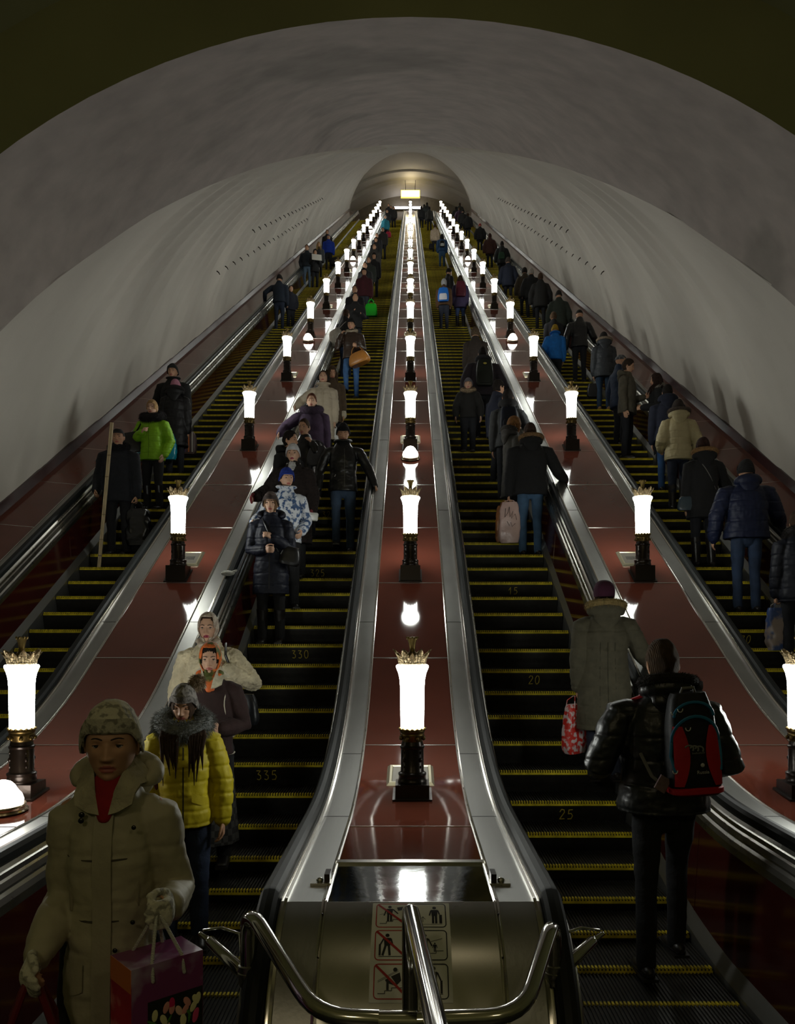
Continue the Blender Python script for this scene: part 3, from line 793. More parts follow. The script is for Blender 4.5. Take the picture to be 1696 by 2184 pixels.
# ================================================================== people
PENDING = []   # (object, head MB mesh to append, quilt) finished in one pass at the end
SKIN = {}
def skin(t=0):
    cs = [(0.52, 0.29, 0.18), (0.58, 0.35, 0.24), (0.44, 0.25, 0.16)]
    return mat('skin_%d' % t, cs[t], rough=0.5, var=0.06, vscale=25, spec=0.35)
M_lip = mat('lips', (0.38, 0.11, 0.09), rough=0.4)
M_lipd = mat('lips_painted', (0.24, 0.02, 0.045), rough=0.35)
M_eyew = mat('eye_white', (0.62, 0.58, 0.54), rough=0.2)
M_iris = mat('eye_iris', (0.03, 0.025, 0.02), rough=0.1)
M_brow = mat('eyebrow_hair', (0.03, 0.018, 0.012), rough=0.8)
def cloth(c, kind='wool'):
    key = 'cloth_%s_%.3f_%.3f_%.3f' % (kind, *c)
    if max(c) < 0.13 and kind not in ('hair', 'scarf', 'paisley'): c = tuple(x*0.72 for x in c)
    if kind == 'leather': return mat(key, c, rough=0.36, spec=0.5, bump=('NOISE', 14, 0.45), var=0.15)
    if kind == 'nylon': return mat(key, c, rough=0.55, spec=0.28, bump=('NOISE', 16, 0.5), var=0.08)
    if kind == 'knit': return mat(key, c, rough=0.95, bump=('WAVEZ', 28, 0.9), var=0.25, vscale=30)
    if kind == 'fur': return mat(key, c, rough=1.0, bump=('NOISE', 70, 1.0), var=0.35, vscale=40)
    if kind == 'fleece': return mat(key, c, rough=1.0, bump=('NOISE', 26, 0.9, 0.02), var=0.22, vscale=9)
    if kind == 'denim': return mat(key, c, rough=0.85, bump=('NOISE', 60, 0.3), var=0.35, vscale=5)
    if kind == 'hair': return mat(key, c, rough=0.85, spec=0.2, bump=('WAVEX', 45, 0.5), var=0.35, vscale=25)
    if kind == 'camo': return mat(key, (0.62, 0.65, 0.70), rough=0.6, color2=(0.03, 0.08, 0.20), c2=('NOISE', 22, 0.52), bump=('NOISE', 16, 0.4))
    if kind == 'plaid': return mat(key, c, rough=0.9, color2=(c[0]*2.2+0.02, c[1]*2.2+0.02, c[2]*2+0.02), c2=('CHECK', 22, 0.5))
    if kind == 'scarf': return mat(key, (0.75, 0.16, 0.03), rough=0.6, color2=(0.10, 0.12, 0.03), c2=('NOISE', 13, 0.53), var=0.2)
    if kind == 'paisley': return mat(key, (0.42, 0.33, 0.26), rough=0.6, color2=(0.62, 0.54, 0.44), c2=('NOISE', 30, 0.5))
    if kind == 'mottle': return mat(key, c, rough=0.95, color2=(c[0]*0.45, c[1]*0.45, c[2]*0.45), c2=('NOISE', 34, 0.55), bump=('NOISE', 40, 0.8))
    if kind == 'plastic': return mat(key, c, rough=0.28, spec=0.6, bump=('NOISE', 13, 0.6), var=0.12)
    return mat(key, c, rough=0.9, bump=('NOISE', 50, 0.35), var=0.18, vscale=14)
def lerp(a, b, t): return a+(b-a)*t
def interp(tab, z):
    if z >= tab[0][0]: return tab[0][1:]
    for a, b in zip(tab, tab[1:]):
        if z >= b[0]:
            t = (a[0]-z)/(a[0]-b[0]); t = t*t*(3-2*t) if len(tab) < 5 else t
            return tuple(lerp(p, q, t) for p, q in zip(a[1:], b[1:]))
    return tab[-1][1:]
def hbase(phi, la, inflate=0.0):
    """head surface without features; phi 0 = face, la = latitude"""
    z = 0.118*sin(la); rho = max(0.0, cos(la))**0.85
    a = 0.0765; bf = 0.092; bb = 0.104
    if z < 0:
        q = -z/0.118; a -= 0.020*q**1.6; bb = lerp(0.104, 0.055, q**1.2); bf = 0.092-0.006*q
    c = cos(phi); sy = bf if c > 0 else bb
    x = a*rho*sin(phi); y = -sy*rho*c
    if z < 0: y -= 0.028*(-z/0.118)**2.4
    k = 1+inflate
    return Vector((x*k, y*k, z*k if z > 0 else z*(1+inflate*0.5)))
def G(x, s): return exp(-(x/s)**2)
def face_pt(phi, la, f=1.0, mouth=0.0, male=0.0):
    p = hbase(phi, la); x, y, z = p
    if cos(phi) > 0.0:
        w = min(1.0, cos(phi)*1.6); ax = abs(x); d = 0.0
        if z <= 0.012 and z > -0.056:
            t = (0.012-z)/0.054
            prof_ = t**1.15 if t < 1 else 0
            if z < -0.042: prof_ = max(0, (z+0.054)/0.012)
            d += 0.023*prof_*G(x, 0.0095+0.004*t)
        d += 0.0075*G(ax-0.0125, 0.0065)*G(z+0.041, 0.0075)
        d -= 0.0085*G(ax-0.030, 0.0155)*G(z+0.001, 0.0105)
        d += (0.0035+0.003*male)*G(ax-0.026, 0.022)*G(z-0.019, 0.008)
        d += 0.0045*G(ax-0.042, 0.018)*G(z+0.026, 0.016)
        d += 0.0050*G(x, 0.022)*G(z+0.0665, 0.0055) + 0.0060*G(x, 0.018)*G(z+0.0775, 0.0055)
        d -= (0.0045+0.008*mouth)*G(x, 0.022)*G(z+0.0718, 0.0022+0.0035*mouth)
        d -= 0.0025*G(x, 0.02)*G(z+0.088, 0.006)
        d += (0.006+0.003*male)*G(x, 0.018)*G(z+0.104, 0.012)
        d -= 0.002*G(ax-0.045, 0.012)*G(z+0.065, 0.02)
        y -= d*w
    return Vector((x, y, z))
def head_mesh(level, scale, xf, sk, mouth=0.0, male=0.0, painted=False):
    nu, nv = {'A': (84, 84), 'B': (44, 44), 'C': (20, 16)}[level]
    m = MB(); rows = []; lips = []
    for i in range(nv+1):
        u = -1+2*i/nv; la = (pi/2)*(u if level == 'C' else (0.80*u+0.20*u**3)*1.0)
        row = []
        for k in range(nu):
            s = -1+2*(k/nu); phi = pi*(0.5*s+0.5*s**3) if level != 'C' else pi*s
            row.append(face_pt(phi, la, mouth=mouth, male=male))
        rows.append(row)
    vs_ = [p for r in rows for p in r]; fs = []; mi = []
    for i in range(nv):
        for k in range(nu):
            k2 = (k+1) % nu; fs.append((i*nu+k, i*nu+k2, (i+1)*nu+k2, (i+1)*nu+k))
            c = (rows[i][k]+rows[i+1][k2])*0.5
            hw = 0.0275-1.1*abs(c.z+0.072)
            lip = level != 'C' and c.y < 0 and abs(c.x) < max(0, hw-0.0) and -0.0835 < c.z < -0.0615+0.002*(1 if abs(abs(c.x)-0.006) < 0.005 else 0)
            mi.append(1 if lip else 0)
    m.v = [tuple(xf @ (v*scale)) for v in vs_]; m.f = fs; m.m = mi
    # ears
    if level != 'C':
        for s in (-1, 1):
            e = MB(); e.ell((0, 0, 0), (0.008, 0.018, 0.031), 12, 10, rot=Euler((0.2, s*0.15, -s*0.35)).to_matrix())
            e.ell((s*0.004, -0.003, 0.002), (0.004, 0.010, 0.02), 8, 6)
            m.add([xf @ ((Vector(v)+Vector((s*0.0765, 0.008, -0.012)))*scale) for v in e.v], e.f, 0)
    return m
def shell(mask, inflate, level, zoff=0.0, zs=1.0, both=True, nu=40, nv=34, noise_amp=0.0, fn=None):
    """cap-like shell over the head, kept where mask(phi, z) holds"""
    rows = []
    for i in range(nv+1):
        la = -pi/2+pi*i/nv
        rows.append([hbase(pi*(-1+2*k/nu), la, inflate) for k in range(nu)])
    m = MB(); keep = []
    vs_ = []
    for i, r in enumerate(rows):
        for k, p in enumerate(r):
            q = Vector(p)
            if q.z > 0: q.z = q.z*zs+zoff*(q.z/0.118)
            if noise_amp: q += q.normalized()*noise_amp*noise.noise(q*38)
            if fn: q = fn(q)
            vs_.append(q)
    fs = []
    for i in range(nv):
        for k in range(nu):
            k2 = (k+1) % nu; phi = pi*(-1+2*(k+0.5)/nu); z = (rows[i][k].z+rows[i+1][k].z)/2
            if mask(phi, z): fs.append((i*nu+k, i*nu+k2, (i+1)*nu+k2, (i+1)*nu+k))
    # inner skin folded slightly inwards for thickness
    n = len(vs_); inner = [v*0.94 for v in vs_]
    edge = {}
    for f in fs:
        for a, b in zip(f, f[1:]+f[:1]): edge[(a, b)] = edge.get((a, b), 0)+1
    rim = [(b, a, a+n, b+n) for (a, b) in edge if (b, a) not in edge]
    used = sorted({i for f in fs for i in f}); mp = {}
    m.v = []; 
    for i in used: mp[i] = len(m.v); m.v.append(tuple(vs_[i]))
    for i in used: mp[i+n] = len(m.v); m.v.append(tuple(inner[i]))
    m.f = [tuple(mp[i] for i in f) for f in fs]+[tuple(mp[i] for i in f) for f in rim]+[tuple(mp[i+n] for i in f[::-1]) for f in fs]
    m.m = [0]*len(m.f)
    return m
def xform(mb, xf, sc): mb.v = [tuple(xf @ (Vector(v)*sc)) for v in mb.v]; return mb
def spikes(mb, centre_fn, n, L, r=0.0025, down=0.25, seed=1):
    rnd = random.Random(seed)
    for _ in range(n):
        p, nn = centre_fn(rnd)
        d = (nn+Vector((rnd.uniform(-.5, .5), rnd.uniform(-.5, .5), rnd.uniform(-.5, .5)-down))).normalized()*L*rnd.uniform(0.5, 1.15)
        u = d.orthogonal().normalized()*r; v = d.cross(u).normalized()*r
        q = p+d*0.55+Vector((0, 0, -0.12*L))
        mb.add([p+u, p-u*0.5+v*0.87, p-u*0.5-v*0.87, q+u*0.7, q-u*0.35+v*0.6, q-u*0.35-v*0.6, p+d+Vector((0, 0, -0.35*L))],
               [(0, 1, 4, 3), (1, 2, 5, 4), (2, 0, 3, 5), (3, 4, 6), (4, 5, 6), (5, 3, 6)])
ARMS = {   # (upper arm dir, forearm dir, hand curl, hand bend) for the side at -X; x mirrored on the other
 'down': ((-.14, .03, -1), (-.02, -.16, -1), .35), 'bag': ((-.15, .0, -1), (-.05, -.10, -1), .95),
 'pocket': ((-.36, .16, -1), (.20, -.40, -.85), .3), 'clasp': ((-.20, .02, -1), (.78, -.85, -.05), .8),
 'chest': ((-.22, -.15, -1), (.72, -.55, .45), .9), 'hold': ((-.18, -.10, -1), (.30, -1, .02), .85),
 'phone': ((-.42, -.40, -.85), (.42, .05, 1), .8), 'rail': ((-.52, -.30, -.85), (-.40, -.75, -.40), .6),
 'railback': ((-.55, -.15, -.9), (-.5, -.7, -.25), .6), 'strap': ((-.28, -.05, -1), (.42, -.45, .80), .9),
 'bent': ((-.30, .10, -1), (.15, -.80, -.35), .5), 'wide': ((-.42, .10, -1), (-.05, -.30, -1), .4), 'fwd': ((-.2, -.25, -1), (.1, -1, .25), .8),
 'read': ((-.18, -.2, -1), (.35, -.85, .30), .8), 'lean': ((-.85, .1, -.6), (-.2, -.6, -.5), .4)}
def person(label, px, py, H, esc, yaw=0, Y=None, z=None, level=None, coat=(0.02, 0.02, 0.02), ckind='wool', hem=0.47, puff=0.02, quilt=0,
           legs=(0.012, 0.013, 0.018), lkind='wool', shoes=(0.01, 0.009, 0.008), boots=None, arms=('down', 'down'), hat=None, hair=None, collar=None, hood=None,
           sk=0, male=0, head=(0, 0), stride=0, wide=1.0, mouth=0, gloves=None, skirt=None, eyes=1, painted=False, lean=0, hsc=1.0, group=None, dx=0.0, cat='person', extra=None, scarf=None):
    # ---- place: stand on the step whose rise puts the head top at (px, py)
    if Y is not None and z is None:
        z = [zn for yn, zn in ESC[esc] if yn < Y-0.08][-1]
    if Y is None:
        best = None
        for (yn, zn) in ESC[esc]:
            for q in (0.14, 0.2, 0.26):
                yy = yn+q; pyy = HY-F*(zn+H-CZ)/yy
                if best is None or abs(pyy-py) < best[0]: best = (abs(pyy-py), yy, zn)
        _, Y, z = best
    Hn = CZ+(HY-py)*Y/F-z; H = min(max(Hn, H*0.92), H*1.08)
    X = (px-CX)*Y/F+dx
    if level is None: level = 'A' if Y < 7.2 else ('B' if Y < 19 else 'C')
    vox = {'A': 0.0075, 'B': 0.012, 'C': 0.024}[level]
    root = thing('person', label, cat, (X, Y, z), radians(yaw), group)
    hs = hsc*((0.133*H+0.022) if H > 1.45 else (0.15*H+0.02))/0.252     # head scale
    hc = Vector((0, -0.018-lean*0.3, H-0.120*hs))
    Rh = Matrix.Translation(hc) @ Euler((radians(head[1]), 0, radians(head[0])), 'ZYX').to_matrix().to_4x4()
    sh = 0.096*H*(1.08 if male else 1.0)*wide
    sz = 0.793*H; sgn2 = {0: -1, 1: 1}
    hipz = 0.50*H; seg = {'A': 20, 'B': 14, 'C': 9}[level]
    def sway(zz): return -lean*max(0, (zz-hipz)/(H-hipz))
    # ---- arms
    J = []
    for a in (0, 1):
        sx = sgn2[a]; spec = ARMS[arms[a]] if isinstance(arms[a], str) else arms[a]
        def dv(v, s=sx): return Vector((-s*v[0]*(1) if False else (v[0] if s < 0 else -v[0]), v[1], v[2])).normalized()
        s0 = Vector((sx*sh, 0.005+sway(sz), sz)); e0 = s0+dv(spec[0])*0.175*H; w0 = e0+dv(spec[1])*0.150*H
        J.append((s0, e0, w0, dv(spec[1]), spec[2]))
    # ---- body
    b = MB()
    b.tube([hc+Vector((0, 0.02, -0.06*hs)), Vector((0, 0.01+sway(sz), 0.855*H)), Vector((0, 0.012+sway(sz), 0.80*H))], [(0.05, 0.055), (0.056, 0.06), (0.085, 0.07)], seg)
    b.tube([Vector((0, 0.01+sway(q*H), q*H)) for q in (0.80, 0.77, 0.70, 0.60, 0.56, 0.53)], [(0.10*wide, 0.07), (0.125*wide, 0.08), (0.12*wide, 0.085), (0.10*wide, 0.07), (0.10*wide, 0.065), (0.08*wide, 0.05)], seg, up=(1, 0, 0))
    HN = []
    for a in (0, 1):
        s0, e0, w0, fd, curl = J[a]; sx = sgn2[a]
        b.tube([s0, (s0+e0)/2, e0, (e0+w0)/2, w0], [0.046, 0.043, 0.036, 0.034, 0.024], seg)
        # hand: palm + fingers
        up = Vector((0, 0, 1)) if abs(fd.z) < 0.8 else Vector((0, -1, 0))
        side = fd.cross(up).normalized()      # across the palm
        pn = Vector((-sx, 0, 0))              # palm faces the body
        pn = (pn-fd*pn.dot(fd))
        if pn.length < 0.3: pn = Vector((0, 0, -1))-fd*Vector((0, 0, -1)).dot(fd)
        pn.normalize(); side = fd.cross(pn).normalized()
        if side.z < 0 and abs(fd.z) < 0.8: side = -side
        if abs(fd.z) >= 0.8 and side.y > 0: side = -side     # thumb side forwards
        gs = 1.0 if not gloves else 1.18
        pc = w0+fd*0.052
        b.tube([w0, w0+fd*0.03, w0+fd*0.085], [(0.026*gs, 0.019*gs), (0.038*gs, 0.016*gs), (0.040*gs, 0.014*gs)], seg, up=side)
        if level != 'C':
            for f_i, (o, L) in enumerate(((0.030, 0.066), (0.010, 0.074), (-0.010, 0.070), (-0.029, 0.055))):
                st = w0+fd*0.082+side*o; d = fd.copy(); pts = [st]
                for s_ in range(3):
                    ang = curl*(0.75 if s_ == 0 else 0.95)
                    ax = side; d = (Matrix.Rotation(ang if True else 0, 3, ax) @ d)
                    if s_ == 0 and (d-fd).dot(pn) < 0: d = Matrix.Rotation(-2*ang, 3, ax) @ d; flip = -1
                    elif s_ == 0: flip = 1
                    elif flip == -1: d = Matrix.Rotation(-2*ang, 3, ax) @ d
                    pts.append(pts[-1]+d*L*(0.42, 0.33, 0.25)[s_])
                r_ = 0.0088*gs; b.tube(pts, [r_, r_*0.98, r_*0.93, r_*0.82], 8)
            th = w0+fd*0.028+side*0.030
            b.tube([th, th+(side*0.8+fd*0.6+pn*0.3)*0.028, th+(side*0.75+fd*1.35+pn*0.9*curl)*0.038, th+(side*0.55+fd*1.9+pn*1.3*curl)*0.042], [0.0125*gs, 0.011*gs, 0.010*gs, 0.0085*gs], 8)
        HN.append(w0+fd*0.085+pn*0.02*curl)
    # legs
    LG = []
    for a in (0, 1):
        sx = sgn2[a]; st = stride*(1 if a == 0 else -1)
        hip = Vector((sx*0.052*H, 0.01, hipz)); 
        if st > 0: knee = Vector((sx*0.055*H, -0.20*st, 0.33*H)); ank = Vector((sx*0.052*H, -0.16*st, 0.075*H+0.10*st))
        elif st < 0: knee = Vector((sx*0.055*H, 0.02, 0.275*H)); ank = Vector((sx*0.056*H, -0.10*st*0.6, 0.045*H))
        else: knee = Vector((sx*0.056*H, -0.012, 0.275*H)); ank = Vector((sx*0.058*H, 0.02, 0.045*H))
        LG.append((hip, knee, ank))
        b.tube([hip+Vector((0, 0, 0.03)), (hip+knee)/2, knee, (knee+ank)/2+Vector((0, 0.012, 0.02)), ank], [0.052, 0.050, 0.042, 0.040, 0.032], seg)
        b.tube([hip+Vector((0, 0, 0.03)), Vector((0, 0.01, 0.55*H))], 0.05, seg)
        b.tube([ank+Vector((0, 0.03, -0.03)), ank+Vector((0, -0.06, -0.045)), ank+Vector((0, -0.14, -0.052))], [(0.03, 0.026), (0.036, 0.022), (0.034, 0.016)], seg, up=(1, 0, 0))
    bo_ = obj('body', b, [skin(sk), M_lipd if painted else M_lip], root)
    hm = head_mesh(level, hs, Rh, sk, mouth, male)
    PENDING.append((bo_, vox, hm, None))
    if gloves:
        for a in (0, 1):
            s0, e0, w0, fd, curl = J[a]; g = MB()
            m_ = MB(); m_.v = []; 
            # glove: same hand, a little larger, with a ribbed cuff
            up = fd; sx = sgn2[a]; pn = Vector((-sx, 0, 0)); pn = (pn-fd*pn.dot(fd))
            if pn.length < 0.3: pn = Vector((0, 0, -1))-fd*Vector((0, 0, -1)).dot(fd)
            pn.normalize(); side = fd.cross(pn).normalized()
            if side.z < 0 and abs(fd.z) < 0.8: side = -side
            if abs(fd.z) >= 0.8 and side.y > 0: side = -side
            g.tube([w0-fd*0.05, w0, w0+fd*0.03, w0+fd*0.09], [(0.036, 0.036), (0.032, 0.03), (0.047, 0.024), (0.049, 0.022)], 14, up=side)
            for o, L in ((0.034, 0.066), (0.011, 0.074), (-0.012, 0.070), (-0.034, 0.055)):
                pts = [w0+fd*0.085+side*o]; d = fd.copy()
                for s_ in range(3):
                    d = (d+pn*curl*(0.7 if s_ == 0 else 0.95)).normalized(); pts.append(pts[-1]+d*L*(0.42, 0.33, 0.25)[s_])
                g.tube(pts, [0.0135, 0.013, 0.0125, 0.011], 8)
            th = w0+fd*0.028+side*0.034
            g.tube([th, th+(side*0.8+fd*0.6+pn*0.3)*0.028, th+(side*0.75+fd*1.35+pn*0.9*curl)*0.038, th+(side*0.55+fd*1.9+pn*1.3*curl)*0.042], [0.018, 0.016, 0.0145, 0.012], 8)
            PENDING.append((obj('glove', g, gloves, root), 0.007 if level == 'A' else 0.01, None, None))
    # ---- face details
    hf = Rh
    if eyes and level != 'C':
        for s in (-1, 1):
            e = MB(); look = Vector((0.15*eyes if isinstance(eyes, float) else 0.0, 0, 0))
            e.ell((0, 0, 0), (0.0140, 0.0128, 0.0124), 20, 14)
            e.m = [1 if (Vector(e.v[f[0]])+Vector(e.v[f[2]])).y*0.5 < -0.0107 else 0 for f in e.f]
            e.v = [tuple(Vector(v)+Vector((s*0.031, -0.0665, -0.001))) for v in e.v]
            obj('eye', xform(e, hf, hs), [M_eyew, M_iris], root)
            l = MB(); cut = 0.0025 if eyes == 1 or isinstance(eyes, float) else -0.006
            l.ell((0, 0, 0), (0.0148, 0.0140, 0.0138), 18, 14)
            l.f = [f for f in l.f if max(l.v[i][2] for i in f) > cut+0.002 or max(l.v[i][2] for i in f) < -0.0058]; l.m = [0]*len(l.f)
            l.v = [tuple(Vector(v)+Vector((s*0.031, -0.0665, -0.001))) for v in l.v]
            obj('eyelid', xform(l, hf, hs), skin(sk), root)
            la_ = MB(); zc_ = cut+0.0015
            la_.tube([Vector((s*0.031+0.0150*t, -0.0665-0.0142*sqrt(max(0.0, 1-t*t))-0.0006, zc_-0.001-0.0035*t*t)) for t in (-0.95, -0.7, -0.35, 0, 0.35, 0.7, 0.95)], 0.0012 if Y < 4 else 0.0023, 5)
            obj('eyelash', xform(la_, hf, hs), M_brow, root)
            br = MB(); pts = []
            for k in range(6):
                t = k/5; x = s*(0.014+0.034*t); zz = 0.0185+0.006*sin(t*2.6)-0.002*t
                ph = math.asin(min(0.95, abs(x)/0.0765)); la = math.asin(zz/0.118)
                q = face_pt(ph*(1 if x > 0 else -1), la, male=male); pts.append(Vector((x, q.y-0.0005, zz)))
            bk_ = 1.0 if Y < 4 else 1.35; br.tube(pts, [(a_*bk_, b_*bk_) for a_, b_ in ((0.0022, 0.0022), (0.003, 0.0025), (0.003, 0.0025), (0.0026, 0.002), (0.002, 0.002), (0.001, 0.001))], 6)
            obj('eyebrow', xform(br, hf, hs), M_brow, root)
    # ---- hair
    nu, nv = {'A': (56, 48), 'B': (36, 30), 'C': (18, 14)}[level]
    hatted = hat is not None
    if hair:
        hk, hcol = hair[0], cloth(hair[1], 'hair')
        def mask(phi, z):
            ap = abs(phi)
            line = 0.072 if ap < 0.55 else lerp(0.072, 0.0, min(1, (ap-0.55)/0.65)) if ap < 1.2 else (-0.012 if ap < 1.75 else -0.075)
            if hk in ('bob', 'long'): 
                line = 0.070 if ap < 0.45 else lerp(0.070, -0.10, min(1, (ap-0.45)/0.55))
            if hk == 'fringe': line = 0.064+0.006*sin(phi*21)-0.020*(ap/0.8)**2 if ap < 0.8 else (-0.03 if ap < 1.6 else -0.08)
            if hk == 'bald': line = 0.2 if ap < 1.2 else (-0.08 if z < 0.06 else 0.2)
            return z > line
        infl = {'short': 0.09, 'bob': 0.15, 'long': 0.10, 'bun': 0.07, 'fringe': 0.10, 'bald': 0.03}[hk]
        if hatted: infl = 0.04
        hm_ = shell(mask, infl, level, zoff=0.006, nu=nu, nv=nv, noise_amp=0.006)
        xform(hm_, hf, hs)
        if hk == 'bun': hm_.ell(hf @ (Vector((0, 0.115, 0.03))*hs), (0.035, 0.032, 0.035), 12, 8)
        if hk in ('long',):
            rnd = random.Random(int(px))
            L = hair[2] if len(hair) > 2 else 0.35
            for s in (-1, 1):
                for k in range(5 if level != 'C' else 2):
                    x0 = s*(0.066+0.006*k); y0 = -0.035+0.028*k
                    top = hf @ (Vector((x0*0.95, y0, 0.03))*hs); mid = hf @ (Vector((x0*1.15, y0-0.01, -0.09))*hs)
                    e1 = mid+Vector((s*(0.016-0.020*k), -0.075+0.004*k, -L*(0.42+0.04*k))); e2 = e1+Vector((s*rnd.uniform(-0.02, 0.015), -0.022, -L*rnd.uniform(0.4, 0.62)))
                    hm_.tube([top, (top+mid)/2+Vector((s*0.004, 0, 0)), mid, e1, e2], [(0.020, 0.016), (0.026, 0.018), (0.028, 0.017), (0.026, 0.013), (0.010, 0.006)], 8)
            bk = [hf @ (Vector((0, 0.10, 0.0))*hs), hf @ (Vector((0, 0.105, -0.11))*hs)]
            bk += [bk[-1]+Vector((0, 0.02, -L*0.5)), bk[-1]+Vector((0, 0.03, -L))]
            hm_.tube(bk, [(0.06, 0.02), (0.07, 0.025), (0.08, 0.02), (0.05, 0.012)], 12, up=(1, 0, 0))
        obj('hair', hm_, hcol, root)
    # ---- hats
    if hat:
        kind, c = hat[0], hat[1]; hk2 = hat[2] if len(hat) > 2 else 'knit'
        M_ = cloth(c, hk2)
        if kind in ('beanie', 'pompom'):
            h = shell(lambda phi, z: z > (0.050 if abs(phi) < 0.9 else lerp(0.050, -0.020, min(1, (abs(phi)-0.9)/0.7))), 0.15, level, zoff=0.002, nu=nu, nv=nv, noise_amp=0.004)
            xform(h, hf, hs); ho = obj('hat', h, M_, root)
            cf = MB(); ring = []
            for k in range(40):
                ph = -pi+2*pi*k/40; z0 = 0.060 if abs(ph) < 0.9 else lerp(0.060, -0.010, min(1, (abs(ph)-0.9)/0.7))
                q = hbase(ph, math.asin(max(-.9, min(.95, z0/0.118))), 0.0); q = Vector((q.x*1.19, q.y*1.17, z0)); ring.append(q)
            cf.grid([[hf @ ((q*s_+Vector((0, 0, dz)))*hs) for q in ring] for s_, dz in ((1.0, -0.024), (1.06, -0.022), (1.075, 0.0), (1.04, 0.02), (0.97, 0.022))], closed=True)
            obj('hat_cuff', cf, cloth(tuple(x*0.8 for x in c), hk2), ho)
            if kind == 'pompom':
                pc_ = hf @ (Vector((0.075, 0.075, 0.135))*hs); q = MB(); q.ell(pc_, (0.04, 0.04, 0.04), 14, 10)
                def cfn(r, pc_=pc_):
                    n_ = Vector((r.gauss(0, 1), r.gauss(0, 1), r.gauss(0, 1))).normalized(); return pc_+n_*0.035, n_
                spikes(q, cfn, 700, 0.035, 0.0018, 0.1); obj('pompom', q, cloth((0.30, 0.22, 0.14), 'fur'), ho)
        elif kind == 'beret':
            h = shell(lambda phi, z: z > (0.05 if abs(phi) < 1.0 else 0.0), 0.16, level, zoff=0.01, nu=nu, nv=nv, fn=lambda q: Vector((q.x*(1+0.25*max(0, q.z/0.118)), q.y*(1+0.2*max(0, q.z/0.118))+0.02, q.z)))
            xform(h, hf, hs); obj('hat', h, M_, root)
        elif kind == 'furhat':
            h = shell(lambda phi, z: z > (0.028 if abs(phi) < 0.9 else lerp(0.028, -0.05, min(1, (abs(phi)-0.9)/0.7))), 0.30, level, zoff=0.0, nu=nu, nv=nv, noise_amp=0.012)
            xform(h, hf, hs); obj('hat', h, M_, root)
        elif kind == 'cap':
            h = shell(lambda phi, z: z > (0.055 if abs(phi) < 1.2 else 0.01), 0.13, level, zoff=-0.006, zs=0.92, nu=nu, nv=nv)
            bmr = [[Vector((x, -0.085-0.03*(1-(x/0.06)**2)-(0.045*(1-(x/0.075)**2) if j else 0), 0.052-0.012*j)) for x in (-.06, -.04, -.02, 0, .02, .04, .06)] for j in (0, 1)]
            h.grid(bmr); h.grid([[p+Vector((0, 0, -0.006)) for p in r_[::-1]] for r_ in bmr])
            xform(h, hf, hs); obj('hat', h, M_, root)
        elif kind == 'headscarf':
            h = shell(lambda phi, z: (z > 0.095 or abs(phi) > (0.78 if z > 0 else 0.98)) if z > -0.085 else abs(phi) > 0.5, 0.135, level, nu=nu*1, nv=nv, noise_amp=0.004)
            xform(h, hf, hs)
            kn = hf @ (Vector((0, -0.085, -0.135))*hs)
            h.tube([kn+Vector((-0.075, 0.06, 0.03)), kn+Vector((-0.035, 0.01, -0.01)), kn, kn+Vector((0.035, 0.01, -0.01)), kn+Vector((0.075, 0.06, 0.03))], [(0.03, 0.018), (0.03, 0.02), (0.026, 0.02), (0.03, 0.02), (0.03, 0.018)], 10)
            h.tube([kn, kn+Vector((0.015, -0.015, -0.05)), kn+Vector((0.01, -0.01, -0.11))], [(0.012, 0.01), (0.025, 0.01), (0.03, 0.006)], 8)
            obj('headscarf', h, M_, root)
        elif kind == 'hoodup':
            h = shell(lambda phi, z: z > 0.085 or abs(phi) > 0.75, 0.24, level, zoff=0.01, nu=nu, nv=nv, noise_amp=0.008)
            xform(h, hf, hs); obj('hood', h, M_, root)
    # ---- coat
    p = puff; hz = hem
    C = MB()
    fl = 0.0 if hem > 0.42 else (0.42-hem)*0.10
    p_ = p; p = p*0.8; tab = [(0.872, 0.058+p*0.5, 0.060+p*0.5, 0.005), (0.852, 0.072*wide+p*0.5, 0.070+p*0.5, 0.006), (0.832, 0.094*wide+p*0.4, 0.082+p*0.5, 0.008), (0.805, 0.128*wide+p*0.4, 0.098+p*0.6, 0.01), (0.765, 0.148*wide+p*0.6, 0.112+p, 0.006), (0.70, 0.148*wide+p, 0.122+p, 0.0),
           (0.61, 0.136*wide+p, 0.113+p, 0.0), (0.52, 0.156*wide+p, 0.126+p, 0.0), (0.44, 0.162*wide+p+fl, 0.130+p+fl, 0.0), (0.30, 0.165*wide+p+fl*1.5, 0.132+p+fl*1.5, 0.0), (0.10, 0.168*wide+p+fl*2, 0.134+p+fl*2, 0)]; p = p_
    k_h = H/1.70
    zs = [0.872-(0.872-hem)*(i/18)**1.25 for i in range(19)]
    rings = []
    for q in zs:
        rx, ry, yo = interp(tab, q)[:3]; rx *= k_h; ry *= k_h
        ring = []
        for k in range(seg*2):
            a = 2*pi*k/(seg*2); ca, sa = cos(a), sin(a); e_ = 0.85
            lift = max(0.0, (q-0.835)/0.037)*0.035*max(0.0, sa)
            ring.append(Vector((rx*abs(ca)**e_*(1 if ca >= 0 else -1), ry*abs(sa)**e_*(1 if sa >= 0 else -1)+yo+sway(q*H), q*H+lift)))
        rings.append(ring)
    C.loft(rings[::-1])
